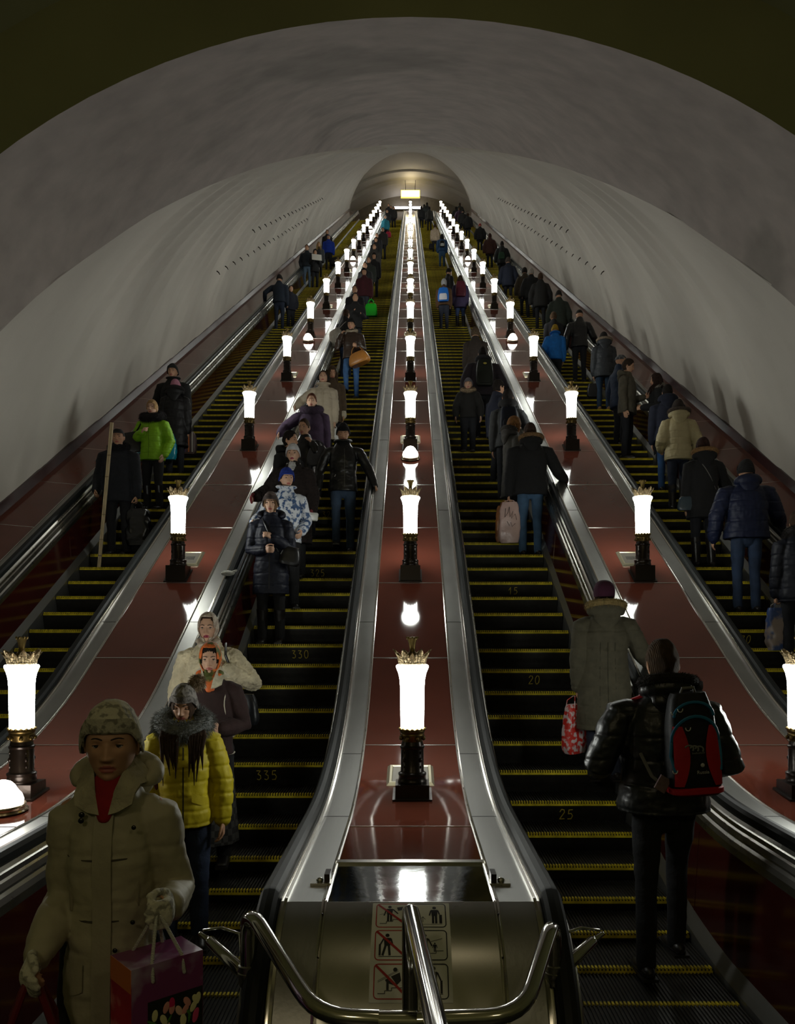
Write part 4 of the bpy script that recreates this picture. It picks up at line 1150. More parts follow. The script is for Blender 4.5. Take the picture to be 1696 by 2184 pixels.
    for a in (0, 1):
        s0, e0, w0, fd, curl = J[a]; sp_ = p*0.62; ud = (e0-s0).normalized()
        inn = Vector((s0.x*0.45, s0.y, s0.z+0.002*H)); s1 = s0+Vector((s0.x*0.04, 0, -0.012))+ud*0.012
        C.tube([inn, lerp(inn, s1, 0.6), s1, lerp(s1, e0, 0.3), (s0+e0)/2, e0, (e0+w0)/2, w0-fd*0.005], [0.048+sp_*0.5, 0.056+sp_*0.8, 0.060+sp_, 0.061+sp_, 0.057+sp_, 0.052+sp_, 0.047+sp_, 0.038+sp_*0.8], seg)
    co = obj('coat', C, cloth(coat, ckind), root)
    PENDING.append((co, vox, None, (quilt, level, H)))
    def ctab(q): rx, ry, yo = interp(tab, q)[:3]; return rx*k_h, ry*k_h, yo+sway(q*H)
    # collar / hood / scarf
    def torus_pts(R1, R2, zc, yc, tilt, r1, r2, n=22):
        return [(Vector((R1*cos(2*pi*k/n), R2*sin(2*pi*k/n)+yc, zc+tilt*sin(2*pi*k/n)))) for k in range(n+1)], [(r1, r2)]*(n+1)
    if collar:
        kind, c = collar[0], collar[1]; q = MB()
        if kind == 'fur':
            r_ = collar[2] if len(collar) > 2 else 0.05; R = collar[3] if len(collar) > 3 else 0.115
            zc = 0.858*H; pts, rad = torus_pts(R, R*0.95, zc, 0.015+sway(zc), 0.045, r_, r_*1.15)
            q.tube(pts, rad, 12, caps=False, up=(0, 0, 1))
            n = {'A': 5200, 'B': 900, 'C': 0}[level]
            def cf_(rn):
                k = rn.uniform(0, 2*pi); t = rn.uniform(0, 2*pi); ct = Vector((cos(k), sin(k)*0.95, 0))
                nn = ct*cos(t)+Vector((0, 0, 1))*sin(t)
                return Vector((R*cos(k), R*0.95*sin(k)+0.01+0.005+sway(zc), zc+0.045*sin(k)))+nn*r_*0.9, nn
            spikes(q, cf_, n, 0.045 if level == 'A' else 0.03, 0.0016 if level == 'A' else 0.003, 0.15, int(px))
            obj('fur_collar', q, cloth(c, 'fur'), root)
        elif kind == 'stand':
            pts, rad = torus_pts(0.085, 0.085, 0.870*H, 0.005+sway(0.87*H), 0.015, 0.022, 0.045)
            q.tube(pts, rad, 10, caps=False, up=(0, 0, 1)); q.v = [v for v in q.v]
            obj('collar', q, cloth(c, collar[2] if len(collar) > 2 else ckind), root)
        elif kind == 'lapel':
            for s in (-1, 1):
                a_ = [Vector((s*0.05, -0.045, 0.875*H)), Vector((s*0.08, -0.025, 0.865*H)), Vector((s*0.105, -0.05, 0.845*H))]
                b_ = [Vector((s*0.012, -0.118, 0.795*H)), Vector((s*0.05, -0.128, 0.802*H)), Vector((s*0.092, -0.118, 0.815*H))]
                m_ = [lerp(x, y, 0.5)+Vector((0, -0.02, 0.008)) for x, y in zip(a_, b_)]
                bk = [Vector((s*0.02, 0.09, 0.89*H)), Vector((s*0.06, 0.095, 0.875*H)), Vector((s*0.09, 0.10, 0.85*H))]
                sd = [Vector((s*0.072, 0.03, 0.892*H)), Vector((s*0.10, 0.04, 0.875*H)), Vector((s*0.135, 0.04, 0.845*H))]
                rw = [bk, sd, a_, m_, b_]
                q.grid([[v+Vector((0, -0.012, 0.006)) for v in r_] for r_ in rw]); q.grid([[v for v in r_[::-1]] for r_ in rw])
            obj('collar', q, cloth(c, 'fleece'), root)
    if hood:
        q = MB(); zc = 0.848*H; r_ = 0.060
        pts = [Vector((0.125*cos(t)*1.05, 0.045+0.085*sin(t)+sway(zc), zc+0.012+0.028*sin(t))) for t in [radians(-38+256*k/14) for k in range(15)]]
        q.tube(pts, [(r_*(0.30+0.70*sin(pi*k/14)), 0.050*(0.35+0.65*sin(pi*k/14))) for k in range(15)], 12, up=(0, 0, 1))
        q.tube([Vector((0, 0.095+sway(zc), zc+0.045)), Vector((0, 0.130+sway(zc), zc-0.05)), Vector((0, 0.135+sway(zc), zc-0.14))], [(0.125, 0.055), (0.11, 0.045), (0.045, 0.02)], 12, up=(1, 0, 0))
        ho = obj('hood', q, cloth(hood[0], ckind), root); PENDING.append((ho, vox*1.1, None, None))
        if len(hood) > 1 and hood[1]:
            f_ = MB(); top = [v+Vector((v.x*0.10, 0.02, 0.050)) for v in pts]
            f_.tube(top, 0.034, 8)
            def cf2(rn):
                k = rn.randint(0, 13); v = lerp(top[k], top[k+1], rn.random()); nn = Vector((rn.gauss(0, 1), rn.gauss(0, 1), rn.gauss(0, 1)+0.5)).normalized(); return v+nn*0.022, nn
            spikes(f_, cf2, {'A': 2600, 'B': 700, 'C': 0}[level], 0.032, 0.0018 if level == 'A' else 0.003, 0.0, 5)
            obj('hood_fur_trim', f_, cloth(hood[1], 'fur'), ho)
    if scarf:
        q = MB(); pts, rad = torus_pts(0.062, 0.064, 0.857*H, 0.004+sway(0.86*H), 0.010, 0.020, 0.034)
        q.tube(pts, rad, 10, caps=False, up=(0, 0, 1)); q.tube([Vector((0, -0.06, 0.86*H)), Vector((0, -0.10, 0.83*H)), Vector((0, -0.125, 0.79*H))], [(0.05, 0.03), (0.05, 0.025), (0.02, 0.012)], 10, up=(1, 0, 0))
        obj('scarf', q, cloth(scarf[0], scarf[1] if len(scarf) > 1 else 'knit'), root)
    # ---- legs
    if skirt:
        q = MB(); rg = []
        for i in range(7):
            t = i/6; zz = lerp(0.5, skirt[1], t)*H; rx = lerp(0.15, 0.20, t); ry = lerp(0.12, 0.17, t)
            rg.append([Vector(((rx+0.008*cos(9*a))*cos(a), (ry+0.008*cos(9*a))*sin(a), zz)) for a in [2*pi*k/28 for k in range(28)]])
        q.loft(rg[::-1]); obj('skirt', q, cloth(skirt[0], skirt[2] if len(skirt) > 2 else 'wool'), root)
    q = MB()
    for hip, knee, ank in LG:
        q.tube([hip+Vector((0, 0, 0.04)), (hip+knee)/2, knee, (knee+ank)/2+Vector((0, 0.01, 0.01)), ank+Vector((0, 0, -0.012))], [0.088, 0.079, 0.062, 0.058, 0.054], seg)
    q.tube([Vector((0, 0.01, 0.57*H)), Vector((0, 0.012, 0.52*H)), Vector((0, 0.014, 0.475*H))], [(0.125*wide, 0.095), (0.145*wide, 0.108), (0.125, 0.09)], seg, up=(1, 0, 0))
    lo = obj('trousers', q, cloth(legs, lkind), root); PENDING.append((lo, vox*1.2, None, ('leg', level, H)))
    for hip, knee, ank in LG:
        q = MB(); A_ = ank
        q.tube([A_+Vector((0, 0.055, -0.035)), A_+Vector((0, 0.01, -0.032)), A_+Vector((0, -0.07, -0.045)), A_+Vector((0, -0.165, -0.052))], [(0.036, 0.036), (0.042, 0.04), (0.046, 0.030), (0.038, 0.020)], 12, up=(1, 0, 0))
        if boots: q.tube([A_+Vector((0, 0.018, -0.03)), A_+Vector((0, 0.015, 0.08)), lerp(A_, knee, 0.8)], [0.045, 0.052, 0.066], 12, rnd=False)
        zmin = min(v[2] for v in q.v); fz = ank.z-0.045*H if stride else 0
        q.box((A_.x-0.044, A_.y-0.20, A_.z-0.075), (A_.x+0.044, A_.y+0.09, A_.z-0.058))
        dz = max(0, (A_.z-0.075)) if not stride else 0
        q.v = [(v[0], v[1], v[2]-dz*(1 if v[2] < A_.z+0.02 else 0)) for v in q.v]
        obj('boot' if boots else 'shoe', q, mat('shoe_leather', (0.012, 0.010, 0.009), 0.35, bump=('NOISE', 20, 0.3)) if not shoes or shoes[0] < 0.02 else mat('shoe_%.2f' % shoes[0], shoes, 0.6), root)
    Rz = Matrix.Translation((X, Y, z)) @ Matrix.Rotation(radians(yaw), 4, 'Z')
    return dict(root=root, H=H, hands=[Rz @ h for h in HN], X=X, Y=Y, z=z, M=Rz, ctab=ctab, hs=hs, Rh=Rh, J=J, LG=LG)

def finish_people():
    dg = bpy.context.evaluated_depsgraph_get()
    for o, vox, hm, q in PENDING:
        md = o.modifiers.new('r', 'REMESH'); md.mode = 'VOXEL'; md.voxel_size = vox; md.use_smooth_shade = True
        ms = o.modifiers.new('s', 'SMOOTH'); ms.iterations = 3; ms.factor = 0.5
    bpy.context.view_layer.update(); dg = bpy.context.evaluated_depsgraph_get()
    new = []
    for o, vox, hm, q in PENDING:
        new.append(D.meshes.new_from_object(o.evaluated_get(dg)))
    for (o, vox, hm, q), me in zip(PENDING, new):
        mats = [m for m in o.data.materials]; fz = 'fleece' in mats[0].name or 'cloth_fur' in mats[0].name
        o.modifiers.clear()
        co = [v.co.copy() for v in me.vertices]
        if q:
            quilt, level, H = q; qa = 0.0055
            if isinstance(quilt, tuple): quilt, qa = quilt
            if level != 'C':
                no = [v.normal.copy() for v in me.vertices]
                sd = Vector((hash(o.name) % 17, 3.1, 0)) if False else Vector((len(co) % 17, 3.1, 0))
                for i, c in enumerate(co):
                    d = 0.0
                    if quilt == 'leg':
                        d = 0.005*noise.noise(Vector((c.x*9, c.y*9, c.z*16))+sd)
                    else:
                        d = 0.007*noise.noise(Vector((c.x*7, c.y*7, c.z*11))+sd)+0.003*noise.noise(Vector((c.x*22, c.y*22, c.z*34))+sd)
                        if quilt:
                            zz = c.z+0.012*noise.noise(c*6+sd); t = (zz/quilt) % 1.0; t = min(t, 1-t)*quilt
                            d -= qa*exp(-(t/0.009)**2)
                            d += 0.0035*noise.noise(Vector((c.x*30, c.y*30, c.z*12))+sd)
                    if fz: d += 0.007*noise.noise(c*38)+0.004*noise.noise(c*75)
                    co[i] = c+no[i]*d
        vs_ = [tuple(c) for c in co]; fs = [tuple(p.vertices) for p in me.polygons]; mi = [0]*len(fs)
        D.meshes.remove(me)
        m = MB(); m.v = vs_; m.f = fs; m.m = mi
        if hm:
            off_ = len(m.v); m.v += hm.v; m.f += [tuple(i+off_ for i in f) for f in hm.f]; m.m += hm.m
        old = o.data; o.data = m.mesh(o.name.split('.')[0], mats); D.meshes.remove(old)
# ================================================================== bags and carried things
sqrt = lambda v: math.sqrt(max(0.0, v))
def rbox(m, w, d, h, e=0.35, n=10, seg=28, mi=0, taper=1.0, top=1.0, z0=0.0, noise_a=0.0, bulge=0.0):
    rg = []
    for i in range(n+1):
        t = i/n; k = (1-abs(2*t-1)**6*(1-0.82)) ; s = lerp(taper, top, t)*k*(1+bulge*sin(pi*t))
        ring = []
        for j in range(seg):
            a = 2*pi*j/seg; ca, sa = cos(a), sin(a)
            p = Vector((w/2*s*abs(ca)**e*(1 if ca >= 0 else -1), d/2*s*abs(sa)**e*(1 if sa >= 0 else -1), z0+h*t))
            if noise_a: p += Vector((p.x, p.y, 0)).normalized()*noise_a*noise.noise(p*14+Vector((w*40, 0, 0)))
            ring.append(p)
        rg.append(ring)
    m.loft(rg[::-1], mi)
def tote(name, label, hand, w, h, d, mt, yaw=0, hm=None, drop=0.10, cat='bag', front=None, noise_a=0.006, group=None, hr=0.004):
    root = thing(name, label, cat, (hand.x, hand.y, hand.z-drop-h), radians(yaw), group)
    m = MB(); rbox(m, w, d, h, 0.45, 14, 40, top=0.84, noise_a=max(0.016, noise_a), bulge=0.05)
    obj('bag_body', m, mt, root)
    for s in (-1, 1):
        q = MB(); q.tube([(-w*0.24, s*d*0.40, h-0.03), (-w*0.20, s*d*0.34, h+drop*0.5), (-0.012, s*0.012, h+drop), (0.012, s*0.012, h+drop), (w*0.20, s*d*0.34, h+drop*0.5), (w*0.24, s*d*0.40, h-0.03)], hr, 8)
        obj('handle', q, hm or mt, root)
    return root
def backpack(name, label, P_, w, h, d, c, zf=0.56, kind='nylon', pocket=None, straps=True, dyb=0.0):
    """worn on the back of person P_"""
    rx, ry, yo = P_['ctab'](0.70); H = P_['H']
    loc = P_['M'] @ Vector((0, ry+yo+d/2-0.01+dyb, zf*H)); root = thing(name, label, 'backpack', loc, P_['root'].rotation_euler.z)
    M_ = cloth(c, kind)
    m = MB(); rbox(m, w, d, h, 0.5, 14, 32, taper=0.96, top=0.80, noise_a=0.006, bulge=0.06); obj('bag_body', m, M_, root)
    pk = MB(); rbox(pk, w*0.72, d*0.35, h*0.46, 0.5, 8, 24, top=0.85, z0=h*0.08); pk.v = [(v[0], v[1]+d*0.48, v[2]) for v in pk.v]
    obj('front_pocket', pk, cloth(pocket or tuple(x*0.8 for x in c), kind), root)
    q = MB(); q.tube([(-0.03, 0, h-0.01), (-0.025, 0, h+0.03), (0.025, 0, h+0.03), (0.03, 0, h-0.01)], 0.007, 8); obj('grab_handle', q, M_, root)
    if straps:
        sx = 0.10
        for s in (-1, 1):
            q = MB(); q.tube([(s*w*0.25, -d/2, h*0.92), (s*sx*1.05, -d/2-0.06, h*0.98), (s*sx*1.15, -d/2-0.16, 0.83*H-zf*H+0.015), (s*sx*1.25, -d/2-0.27, h*0.72), (s*sx*1.45, -d/2-0.23, h*0.30), (s*w*0.4, -d/2, h*0.1)], [(0.024, 0.006)]*6, 8)
            obj('shoulder_strap', q, M_, root)
    return root
def handbag(name, label, loc, w, h, d, mt, yaw=0, strap=None, sm=None, handles=0.0, cat='handbag', tilt=0):
    root = thing(name, label, cat, loc, radians(yaw))
    if tilt: root.rotation_euler = (0, radians(tilt), radians(yaw))
    m = MB(); rbox(m, w, d, h, 0.55, 10, 28, taper=1.0, top=0.72, noise_a=0.008, bulge=0.08); obj('bag_body', m, mt, root)
    if handles:
        for s in (-1, 1):
            q = MB(); q.tube([(w*0.26*cos(a)*1.0, s*d*0.22, h*0.92+handles*sin(a)) for a in [pi*k/10 for k in range(11)]], 0.007, 8); obj('handle', q, sm or mt, root)
    if strap:
        q = MB(); inv = root.matrix_basis.inverted() if False else (Matrix.Translation(loc) @ root.rotation_euler.to_matrix().to_4x4()).inverted()
        q.tube([inv @ Vector(p) for p in strap], [(0.012, 0.004)]*len(strap), 8); obj('shoulder_strap', q, sm or mt, root)
    z = MB(); z.tube([(-w*0.32, 0, h+0.002), (w*0.32, 0, h+0.002)], 0.004, 6); obj('zip', z, M_trim, root)
    return root
def front_strip(P_, z0, z1, w, mt, name='placket', x=0.0, t=0.008, lift=0.0):
    """raised strip down the coat front"""
    H = P_['H']; m = MB(); rows = []
    for i in range(15):
        q = lerp(z0, z1, i/14); rx, ry, yo = P_['ctab'](q)
        rows.append([Vector((x-w, -ry+yo-0.002, q*H)), Vector((x-w, -ry+yo-t-lift, q*H)), Vector((x+w, -ry+yo-t-lift, q*H)), Vector((x+w, -ry+yo-0.002, q*H))])
    m.grid(rows); return obj(name, m, mt, P_['root'])
def dots(P_, zs, x, r, mt, name='button', lift=0.012):
    H = P_['H']
    for q in zs:
        rx, ry, yo = P_['ctab'](q); m = MB(); m.ell((x, -ry+yo-lift, q*H), (r, r*0.5, r), 10, 6); obj(name, m, mt, P_['root'])
def cross_strap(P_, side, mt, z1=0.80, z2=0.56, back=False, w=0.012):
    """thin strap across the chest (or back)"""
    H = P_['H']; s = -1 if back is False else 1; pts = []
    for i in range(9):
        t = i/8; q = lerp(0.825, z2, t); rx, ry, yo = P_['ctab'](q); x = side*lerp(0.09, -rx*0.85, t)
        yy = ry*sqrt(max(0, 1-(x/rx)**2))+0.004; pts.append(Vector((x, yo+s*yy, q*H)))
    m = MB(); m.tube(pts, [(w, 0.004)]*9, 8, up=(0, 0, 1)); return obj('bag_strap', m, mt, P_['root'])
BLK = (0.010, 0.010, 0.011); NAVY = (0.012, 0.018, 0.042); JEAN = (0.05, 0.10, 0.20); DJ = (0.018, 0.032, 0.075); DKB = (0.045, 0.022, 0.02)
BRH = (0.05, 0.028, 0.016); BKH = (0.014, 0.010, 0.008)
# ================================================================== people near the foot of the left escalator
p = person('woman in a long beige quilted coat and patterned knit hat striding off the left escalator', 242, 1502, 1.77, 1, Y=2.82, z=0.0, level='A',
    coat=(0.42, 0.385, 0.265), ckind='nylon', hem=0.40, puff=0.026, quilt=(0.16, 0.003), legs=BLK, arms=((( -.10, .10, -1), (-.06, -.95, -.45), .8), ((-.22, .10, -1), (-.10, -1, .12), .95)),
    hat=('beanie', (0.58, 0.55, 0.43), 'mottle'), scarf=((0.30, 0.008, 0.015), 'wool'), hood=((0.42, 0.385, 0.265),), collar=('lapel', (0.40, 0.365, 0.25)), sk=0, stride=0.5, hsc=1.08, wide=0.82, mouth=0.7, gloves=cloth((0.62, 0.60, 0.48), 'mottle'), head=(4, -2), yaw=6)
front_strip(p, 0.80, 0.40, 0.030, cloth((0.38, 0.35, 0.24), 'nylon'))
H = p['H']
for q in (0.715, 0.60):
    rx, ry, yo = p['ctab'](q); m = MB(); m.tube([Vector((rx*1.0*cos(a), yo+ry*1.02*sin(a), q*H)) for a in [pi*1.04+pi*0.92*k/24 for k in range(25)]], 0.0035, 5); obj('coat_seam', m, cloth((0.10, 0.09, 0.06)), p['root'])
for x in (-0.115, 0.105):
    rx, ry, yo = p['ctab'](0.66); m = MB(); m.tube([(x, yo-ry*sqrt(1-(x/rx)**2)-0.002, 0.705*H), (x, yo-ry*sqrt(1-(x/rx)**2)-0.004, 0.66*H), (x*0.98, yo-ry*sqrt(1-(x/rx)**2)-0.002, 0.615*H)], [(0.007, 0.004)]*3, 6); obj('pocket_zip', m, cloth((0.30, 0.27, 0.18), 'nylon'), p['root']); MSN = mat('snap_button', (0.05, 0.05, 0.045), 0.2, 0.9)
dots(p, [0.775, 0.60], 0.10, 0.008, MSN); dots(p, [0.55, 0.435], 0.045, 0.008, MSN); dots(p, [0.80, 0.79], -0.07, 0.010, MSN, lift=0.02)
for s in (-1, 1):
    m = MB(); H = p['H']; rx, ry, yo = p['ctab'](0.50)
    m.grid([[Vector((s*(0.06+0.11*t), yo-ry*sqrt(1-((0.06+0.11*t)/rx)**2)*1.0-0.012-0.006*j, (0.525-0.05*j-0.012*sin(pi*t)*j)*H)) for t in [k/8 for k in range(9)]] for j in (0, 0.5, 1)])
    obj('pocket_flap', m, cloth((0.40, 0.365, 0.25), 'nylon'), p['root'])
FW = p
h = p['hands'][1]
root = thing('gift_bag', 'tall paper gift bag printed with tulips, held by the woman in the beige coat', 'gift bag', (h.x+0.0, h.y-0.03, h.z-0.11-0.50), radians(42))
w_, d_, h_ = 0.23, 0.15, 0.50
m = MB(); m.box((-w_/2, -d_/2, 0), (w_/2, d_/2, h_)); 
m.m = [0 if f != (0, 1, 5, 4) else 0 for f in m.f]
PURP = mat('bag_purple', (0.22, 0.05, 0.16), 0.3, color2=(0.42, 0.33, 0.45), c2=('NOISE', 4, 0.55))
PINKS = mat('bag_pink_red', (0.72, 0.30, 0.28), 0.35, color2=(0.50, 0.03, 0.05), c2=('NOISE', 5, 0.52), var=0.2)
FLW = mat('bag_tulip_print', (0.02, 0.02, 0.015), 0.3, color2=(0.55, 0.35, 0.28), c2=('VORONOI', 16, 0.36))
obj('bag_body', m, PURP, root, smooth=False)
m = MB(); m.box((-w_/2-0.0015, -d_/2-0.001, 0.0), (-w_/2, d_/2, h_)); o = obj('side_gusset', m, PINKS, root, smooth=False)
m = MB(); m.box((-w_/2-0.002, -d_/2-0.001, h_-0.07), (-w_/2-0.0012, d_/2, h_)); obj('orange_edge', m, mat('bag_orange', (0.7, 0.2, 0.05), 0.4), o, smooth=False)
m = MB(); m.box((-w_*0.28, -d_/2-0.0015, 0.0), (w_*0.49, -d_/2, h_*0.78)); fp = obj('flower_print', m, mat('bag_print_ground', (0.018, 0.02, 0.014), 0.35), root, smooth=False)
rn = random.Random(4); TC = [(0.75, 0.08, 0.22), (0.85, 0.55, 0.42), (0.80, 0.35, 0.30), (0.65, 0.02, 0.12), (0.80, 0.75, 0.40)]
for k, c in enumerate(TC):
    m = MB(); m.ell((0, 0, 0), (0.010, 0.0006, 0.018), 10, 6); tm = m.mesh('tulip_print', [mat('tulip_%d' % k, c, 0.4)])
    for _ in range(11):
        o = D.objects.new('tulip_print', tm); COL.objects.link(o); o.parent = fp
        o.location = (rn.uniform(-w_*0.22, w_*0.44), -d_/2-0.0016-0.0001*k, rn.uniform(0.02, h_*0.74)); o.rotation_euler = (0, rn.uniform(-0.6, 0.6), 0)
m = MB()
for _ in range(16):
    x = rn.uniform(-w_*0.22, w_*0.44); z = rn.uniform(0.02, h_*0.70); a = rn.uniform(-1.0, 1.0)
    m.ell((x, -d_/2-0.0018, z), (0.004, 0.0005, 0.022), 8, 5, rot=Matrix.Rotation(a, 3, 'Y'))
obj('leaf_print', m, mat('leaf_green', (0.08, 0.22, 0.03), 0.5), fp)
for s in (-1, 1):
    m = MB(); m.tube([(-0.05, s*d_/2-0.004*(s < 0), h_-0.05), (-0.048, s*d_/2*0.9, h_), (-0.012, s*0.015, h_+0.10), (0.0, 0, h_+0.125), (0.012, s*0.015, h_+0.10), (0.048, s*d_/2*0.9, h_), (0.05, s*d_/2-0.004*(s < 0), h_-0.05)], 0.0055, 8)
    obj('rope_handle', m, mat('white_rope', (0.7, 0.7, 0.62), 0.8, bump=('WAVEZ', 80, 0.6)), root)
h = p['hands'][0]
tote('shopping_bag', 'dark shopping bag with wine-red straps held low at the lower left edge', h, 0.30, 0.30, 0.14, cloth((0.012, 0.010, 0.012)), yaw=20, hm=cloth((0.14, 0.008, 0.014), 'leather'), drop=0.26, hr=0.012)

p = person('young woman in a mustard yellow puffer jacket with big grey fur collar looking down', 392, 1462, 1.64, 1, Y=5.02, z=step_z(5.02)[0], level='A', yaw=14,
    coat=(0.52, 0.42, 0.015), ckind='nylon', hem=0.465, puff=0.030, quilt=0.085, legs=DJ, lkind='denim', arms=('pocket', ((-.30, .0, -1), (.0, -.12, -1), .5)),
    hat=('pompom', (0.28, 0.26, 0.24), 'mottle'), hair=('bob', BRH), collar=('fur', (0.16, 0.17, 0.165), 0.052, 0.125), sk=0, head=(-10, 16), eyes=2)
hl = MB(); rn = random.Random(9)
for s in (-1, 1):
    for k in range(6):
        x = s*(0.030+0.014*k); rx, ry, yo = p['ctab'](0.72); H = p['H']; L = rn.uniform(0.62, 0.70)
        hl.tube([(x*1.1, -0.05, 0.86*H), (x*1.25, yo-ry-0.022, 0.815*H), (x*1.15+rn.uniform(-.01, .01), yo-ry-0.020, 0.76*H), (x+rn.uniform(-.02, .02), yo-ry-0.008, L*H)], [(0.012, 0.010), (0.014, 0.010), (0.012, 0.008), (0.002, 0.002)], 8)
obj('hair', hl, cloth(BRH, 'hair'), p['root'])
front_strip(p, 0.77, 0.47, 0.004, mat('black_zip', (0.01, 0.01, 0.01), 0.4), name='zip', t=0.004)
H = p['H']
for s in (-1, 1):
    rx, ry, yo = p['ctab'](0.56); m = MB()
    m.grid([[Vector((s*(0.05+0.10*t), yo-ry*sqrt(1-((0.05+0.10*t)/rx)**2)-0.014, (0.60-0.035*j-0.03*t)*H)) for t in [k/6 for k in range(7)]] for j in (0, 1)])
    obj('pocket_flap', m, cloth((0.50, 0.40, 0.015), 'nylon'), p['root'])
p = person('woman in a dark brown sheepskin jacket with white seams and an orange headscarf', 449, 1372, 1.66, 1, Y=5.95, z=step_z(5.95)[0], level='A', yaw=8,
    coat=(0.040, 0.018, 0.017), ckind='wool', hem=0.50, puff=0.030, legs=BLK, arms=('down', ((-.28, .0, -1), (.55, -.75, .0), .6)), hat=('headscarf', (0.7, 0.15, 0.03), 'scarf'), hair=('fringe', BKH),
    collar=('lapel', (0.60, 0.56, 0.42)), scarf=((0.7, 0.15, 0.03), 'scarf'), skirt=((0.015, 0.014, 0.012), 0.10, 'plaid'), sk=1, boots=True, head=(0, 2))
H = p['H']; WS = cloth((0.62, 0.58, 0.46), 'fleece')
for s in (-1, 1):
    m = MB(); pts = []
    for i in range(9):
        t = i/8; q = lerp(0.80, 0.64, t); rx, ry, yo = p['ctab'](q); x = s*(rx*0.86-0.03*sin(pi*t)); pts.append(Vector((x, yo-ry*sqrt(max(0.05, 1-(x/rx)**2))-0.008, q*H)))
    for i in range(1, 7):
        t = i/6; q = lerp(0.64, 0.60, t); rx, ry, yo = p['ctab'](q); x = s*lerp(rx*0.84, 0.02, t); pts.append(Vector((x, yo-ry*sqrt(max(0.05, 1-(x/rx)**2))-0.008, q*H)))
    m.tube(pts, 0.004, 6); obj('white_seam', m, WS, p['root'])
m = MB(); rr = []
for k in range(33):
    a = 2*pi*k/32; rx, ry, yo = p['ctab'](0.502); rr.append(Vector((rx*cos(a), yo+ry*sin(a), 0.502*H)))
m.tube(rr, 0.007, 6, caps=False); obj('hem_trim', m, WS, p['root'])
front_strip(p, 0.60, 0.505, 0.004, WS, name='white_seam', x=0.05, t=0.006)
p = person('young woman in a cream fur coat with a pale patterned headscarf', 446, 1308, 1.69, 1, Y=6.45, z=step_z(6.45)[0], level='A', yaw=-4,
    coat=(0.66, 0.58, 0.40), ckind='fleece', hem=0.40, puff=0.055, legs=BLK, arms=((( -.35, .05, -1), (.1, -.3, -1), .4), ((-.70, .10, -.85), (.70, -.70, .50), .9)), hat=('headscarf', (0.42, 0.33, 0.26), 'paisley'), hair=('short', BRH),
    sk=1, painted=True, head=(6, 0), eyes=0.9, gloves=None, group=None)
h = p['hands'][1]; H = p['H']
handbag('handbag', 'dark leather shoulder bag hanging at the side of the woman in cream fur', p['M'] @ Vector((0.27, 0.05, 0.46*H)), 0.26, 0.24, 0.11, cloth((0.014, 0.016, 0.02), 'leather'), yaw=-15,
    strap=[p['M'] @ Vector(q) for q in ((0.27, 0.05, 0.46*H+0.22), (0.25, -0.10, 0.66*H), (0.17, -0.12, 0.80*H), (0.13, 0.02, 0.855*H))], sm=cloth((0.01, 0.01, 0.012), 'leather'))
p = person('woman in a long navy coat with both hands clasped and a brown knit hat', 578, 1052, 1.68, 1, level='A', yaw=3, coat=(0.012, 0.015, 0.030), ckind='nylon', hem=0.33, puff=0.036, quilt=0.13,
    legs=BLK, arms=('clasp', 'chest'), hat=('beanie', (0.16, 0.12, 0.11), 'knit'), hair=('bob', (0.14, 0.08, 0.04)), hood=((0.012, 0.015, 0.030),), sk=1, boots=True)
front_strip(p, 0.80, 0.36, 0.004, mat('black_zip', (0.01, 0.01, 0.01), 0.4), name='zip', t=0.005)
cross_strap(p, -1, cloth((0.01, 0.01, 0.011), 'leather'))
handbag('handbag', 'black shoulder bag resting on the hip of the woman in the long navy coat', p['M'] @ Vector((0.20, -0.10, 0.52*p['H'])), 0.24, 0.20, 0.12, cloth((0.010, 0.010, 0.011), 'leather'), yaw=10, tilt=12)
WG = p
p = person('woman in a bright blue knit hat and a white jacket with blue leaf print', 611, 1000, 1.67, 1, level='A', yaw=16, coat=(0.6, 0.6, 0.6), ckind='camo', hem=0.47, puff=0.028, legs=BLK, arms=('rail', ((-.30, .05, -1), (.30, -.65, -.5), .5)),
    hat=('beanie', (0.012, 0.05, 0.42), 'knit'), collar=('stand', (0.6, 0.6, 0.6), 'camo'), sk=1, head=(12, 2), hair=('short', BRH))
p = person('older woman in a white knit hat and long dark fur coat holding the handrail', 626, 949, 1.67, 1, level='A', yaw=-2, coat=(0.018, 0.010, 0.008), ckind='fur', hem=0.26, puff=0.060, legs=BLK,
    arms=('rail', ((-.30, .0, -1), (-.05, -.50, -.8), .8)), hat=('beanie', (0.62, 0.62, 0.64), 'fleece'), scarf=((0.62, 0.62, 0.62),), sk=1, gloves=cloth((0.30, 0.05, 0.06), 'knit'), painted=True)
h = p['hands'][1]
m = MB(); rbox(m, 0.16, 0.07, 0.10, 0.6, 8, 20, noise_a=0.012); r = thing('white_packet', 'small crumpled white packet in the red-gloved hand of the older woman', 'packet', (h.x+0.02, h.y-0.05, h.z-0.07), 0.5); obj('wrapping', m, cloth((0.6, 0.6, 0.56), 'plastic'), r)
m = MB(); m.ell((0, 0, 0), (0.075, 0.05, 0.03), 14, 8); m.tube([(0.03, -0.01, 0), (0.09, 0.0, 0.03)], [0.02, 0.012], 8); zz = deck_z(9.05)[0]
r = thing('white_mitten', 'white mitten resting on the left handrail beside the woman in the navy coat', 'mitten', (-P+0.57, 8.62, deck_z(8.62)[0]+0.105)); obj('knitted_mitten', m, cloth((0.55, 0.55, 0.5), 'knit'), r)
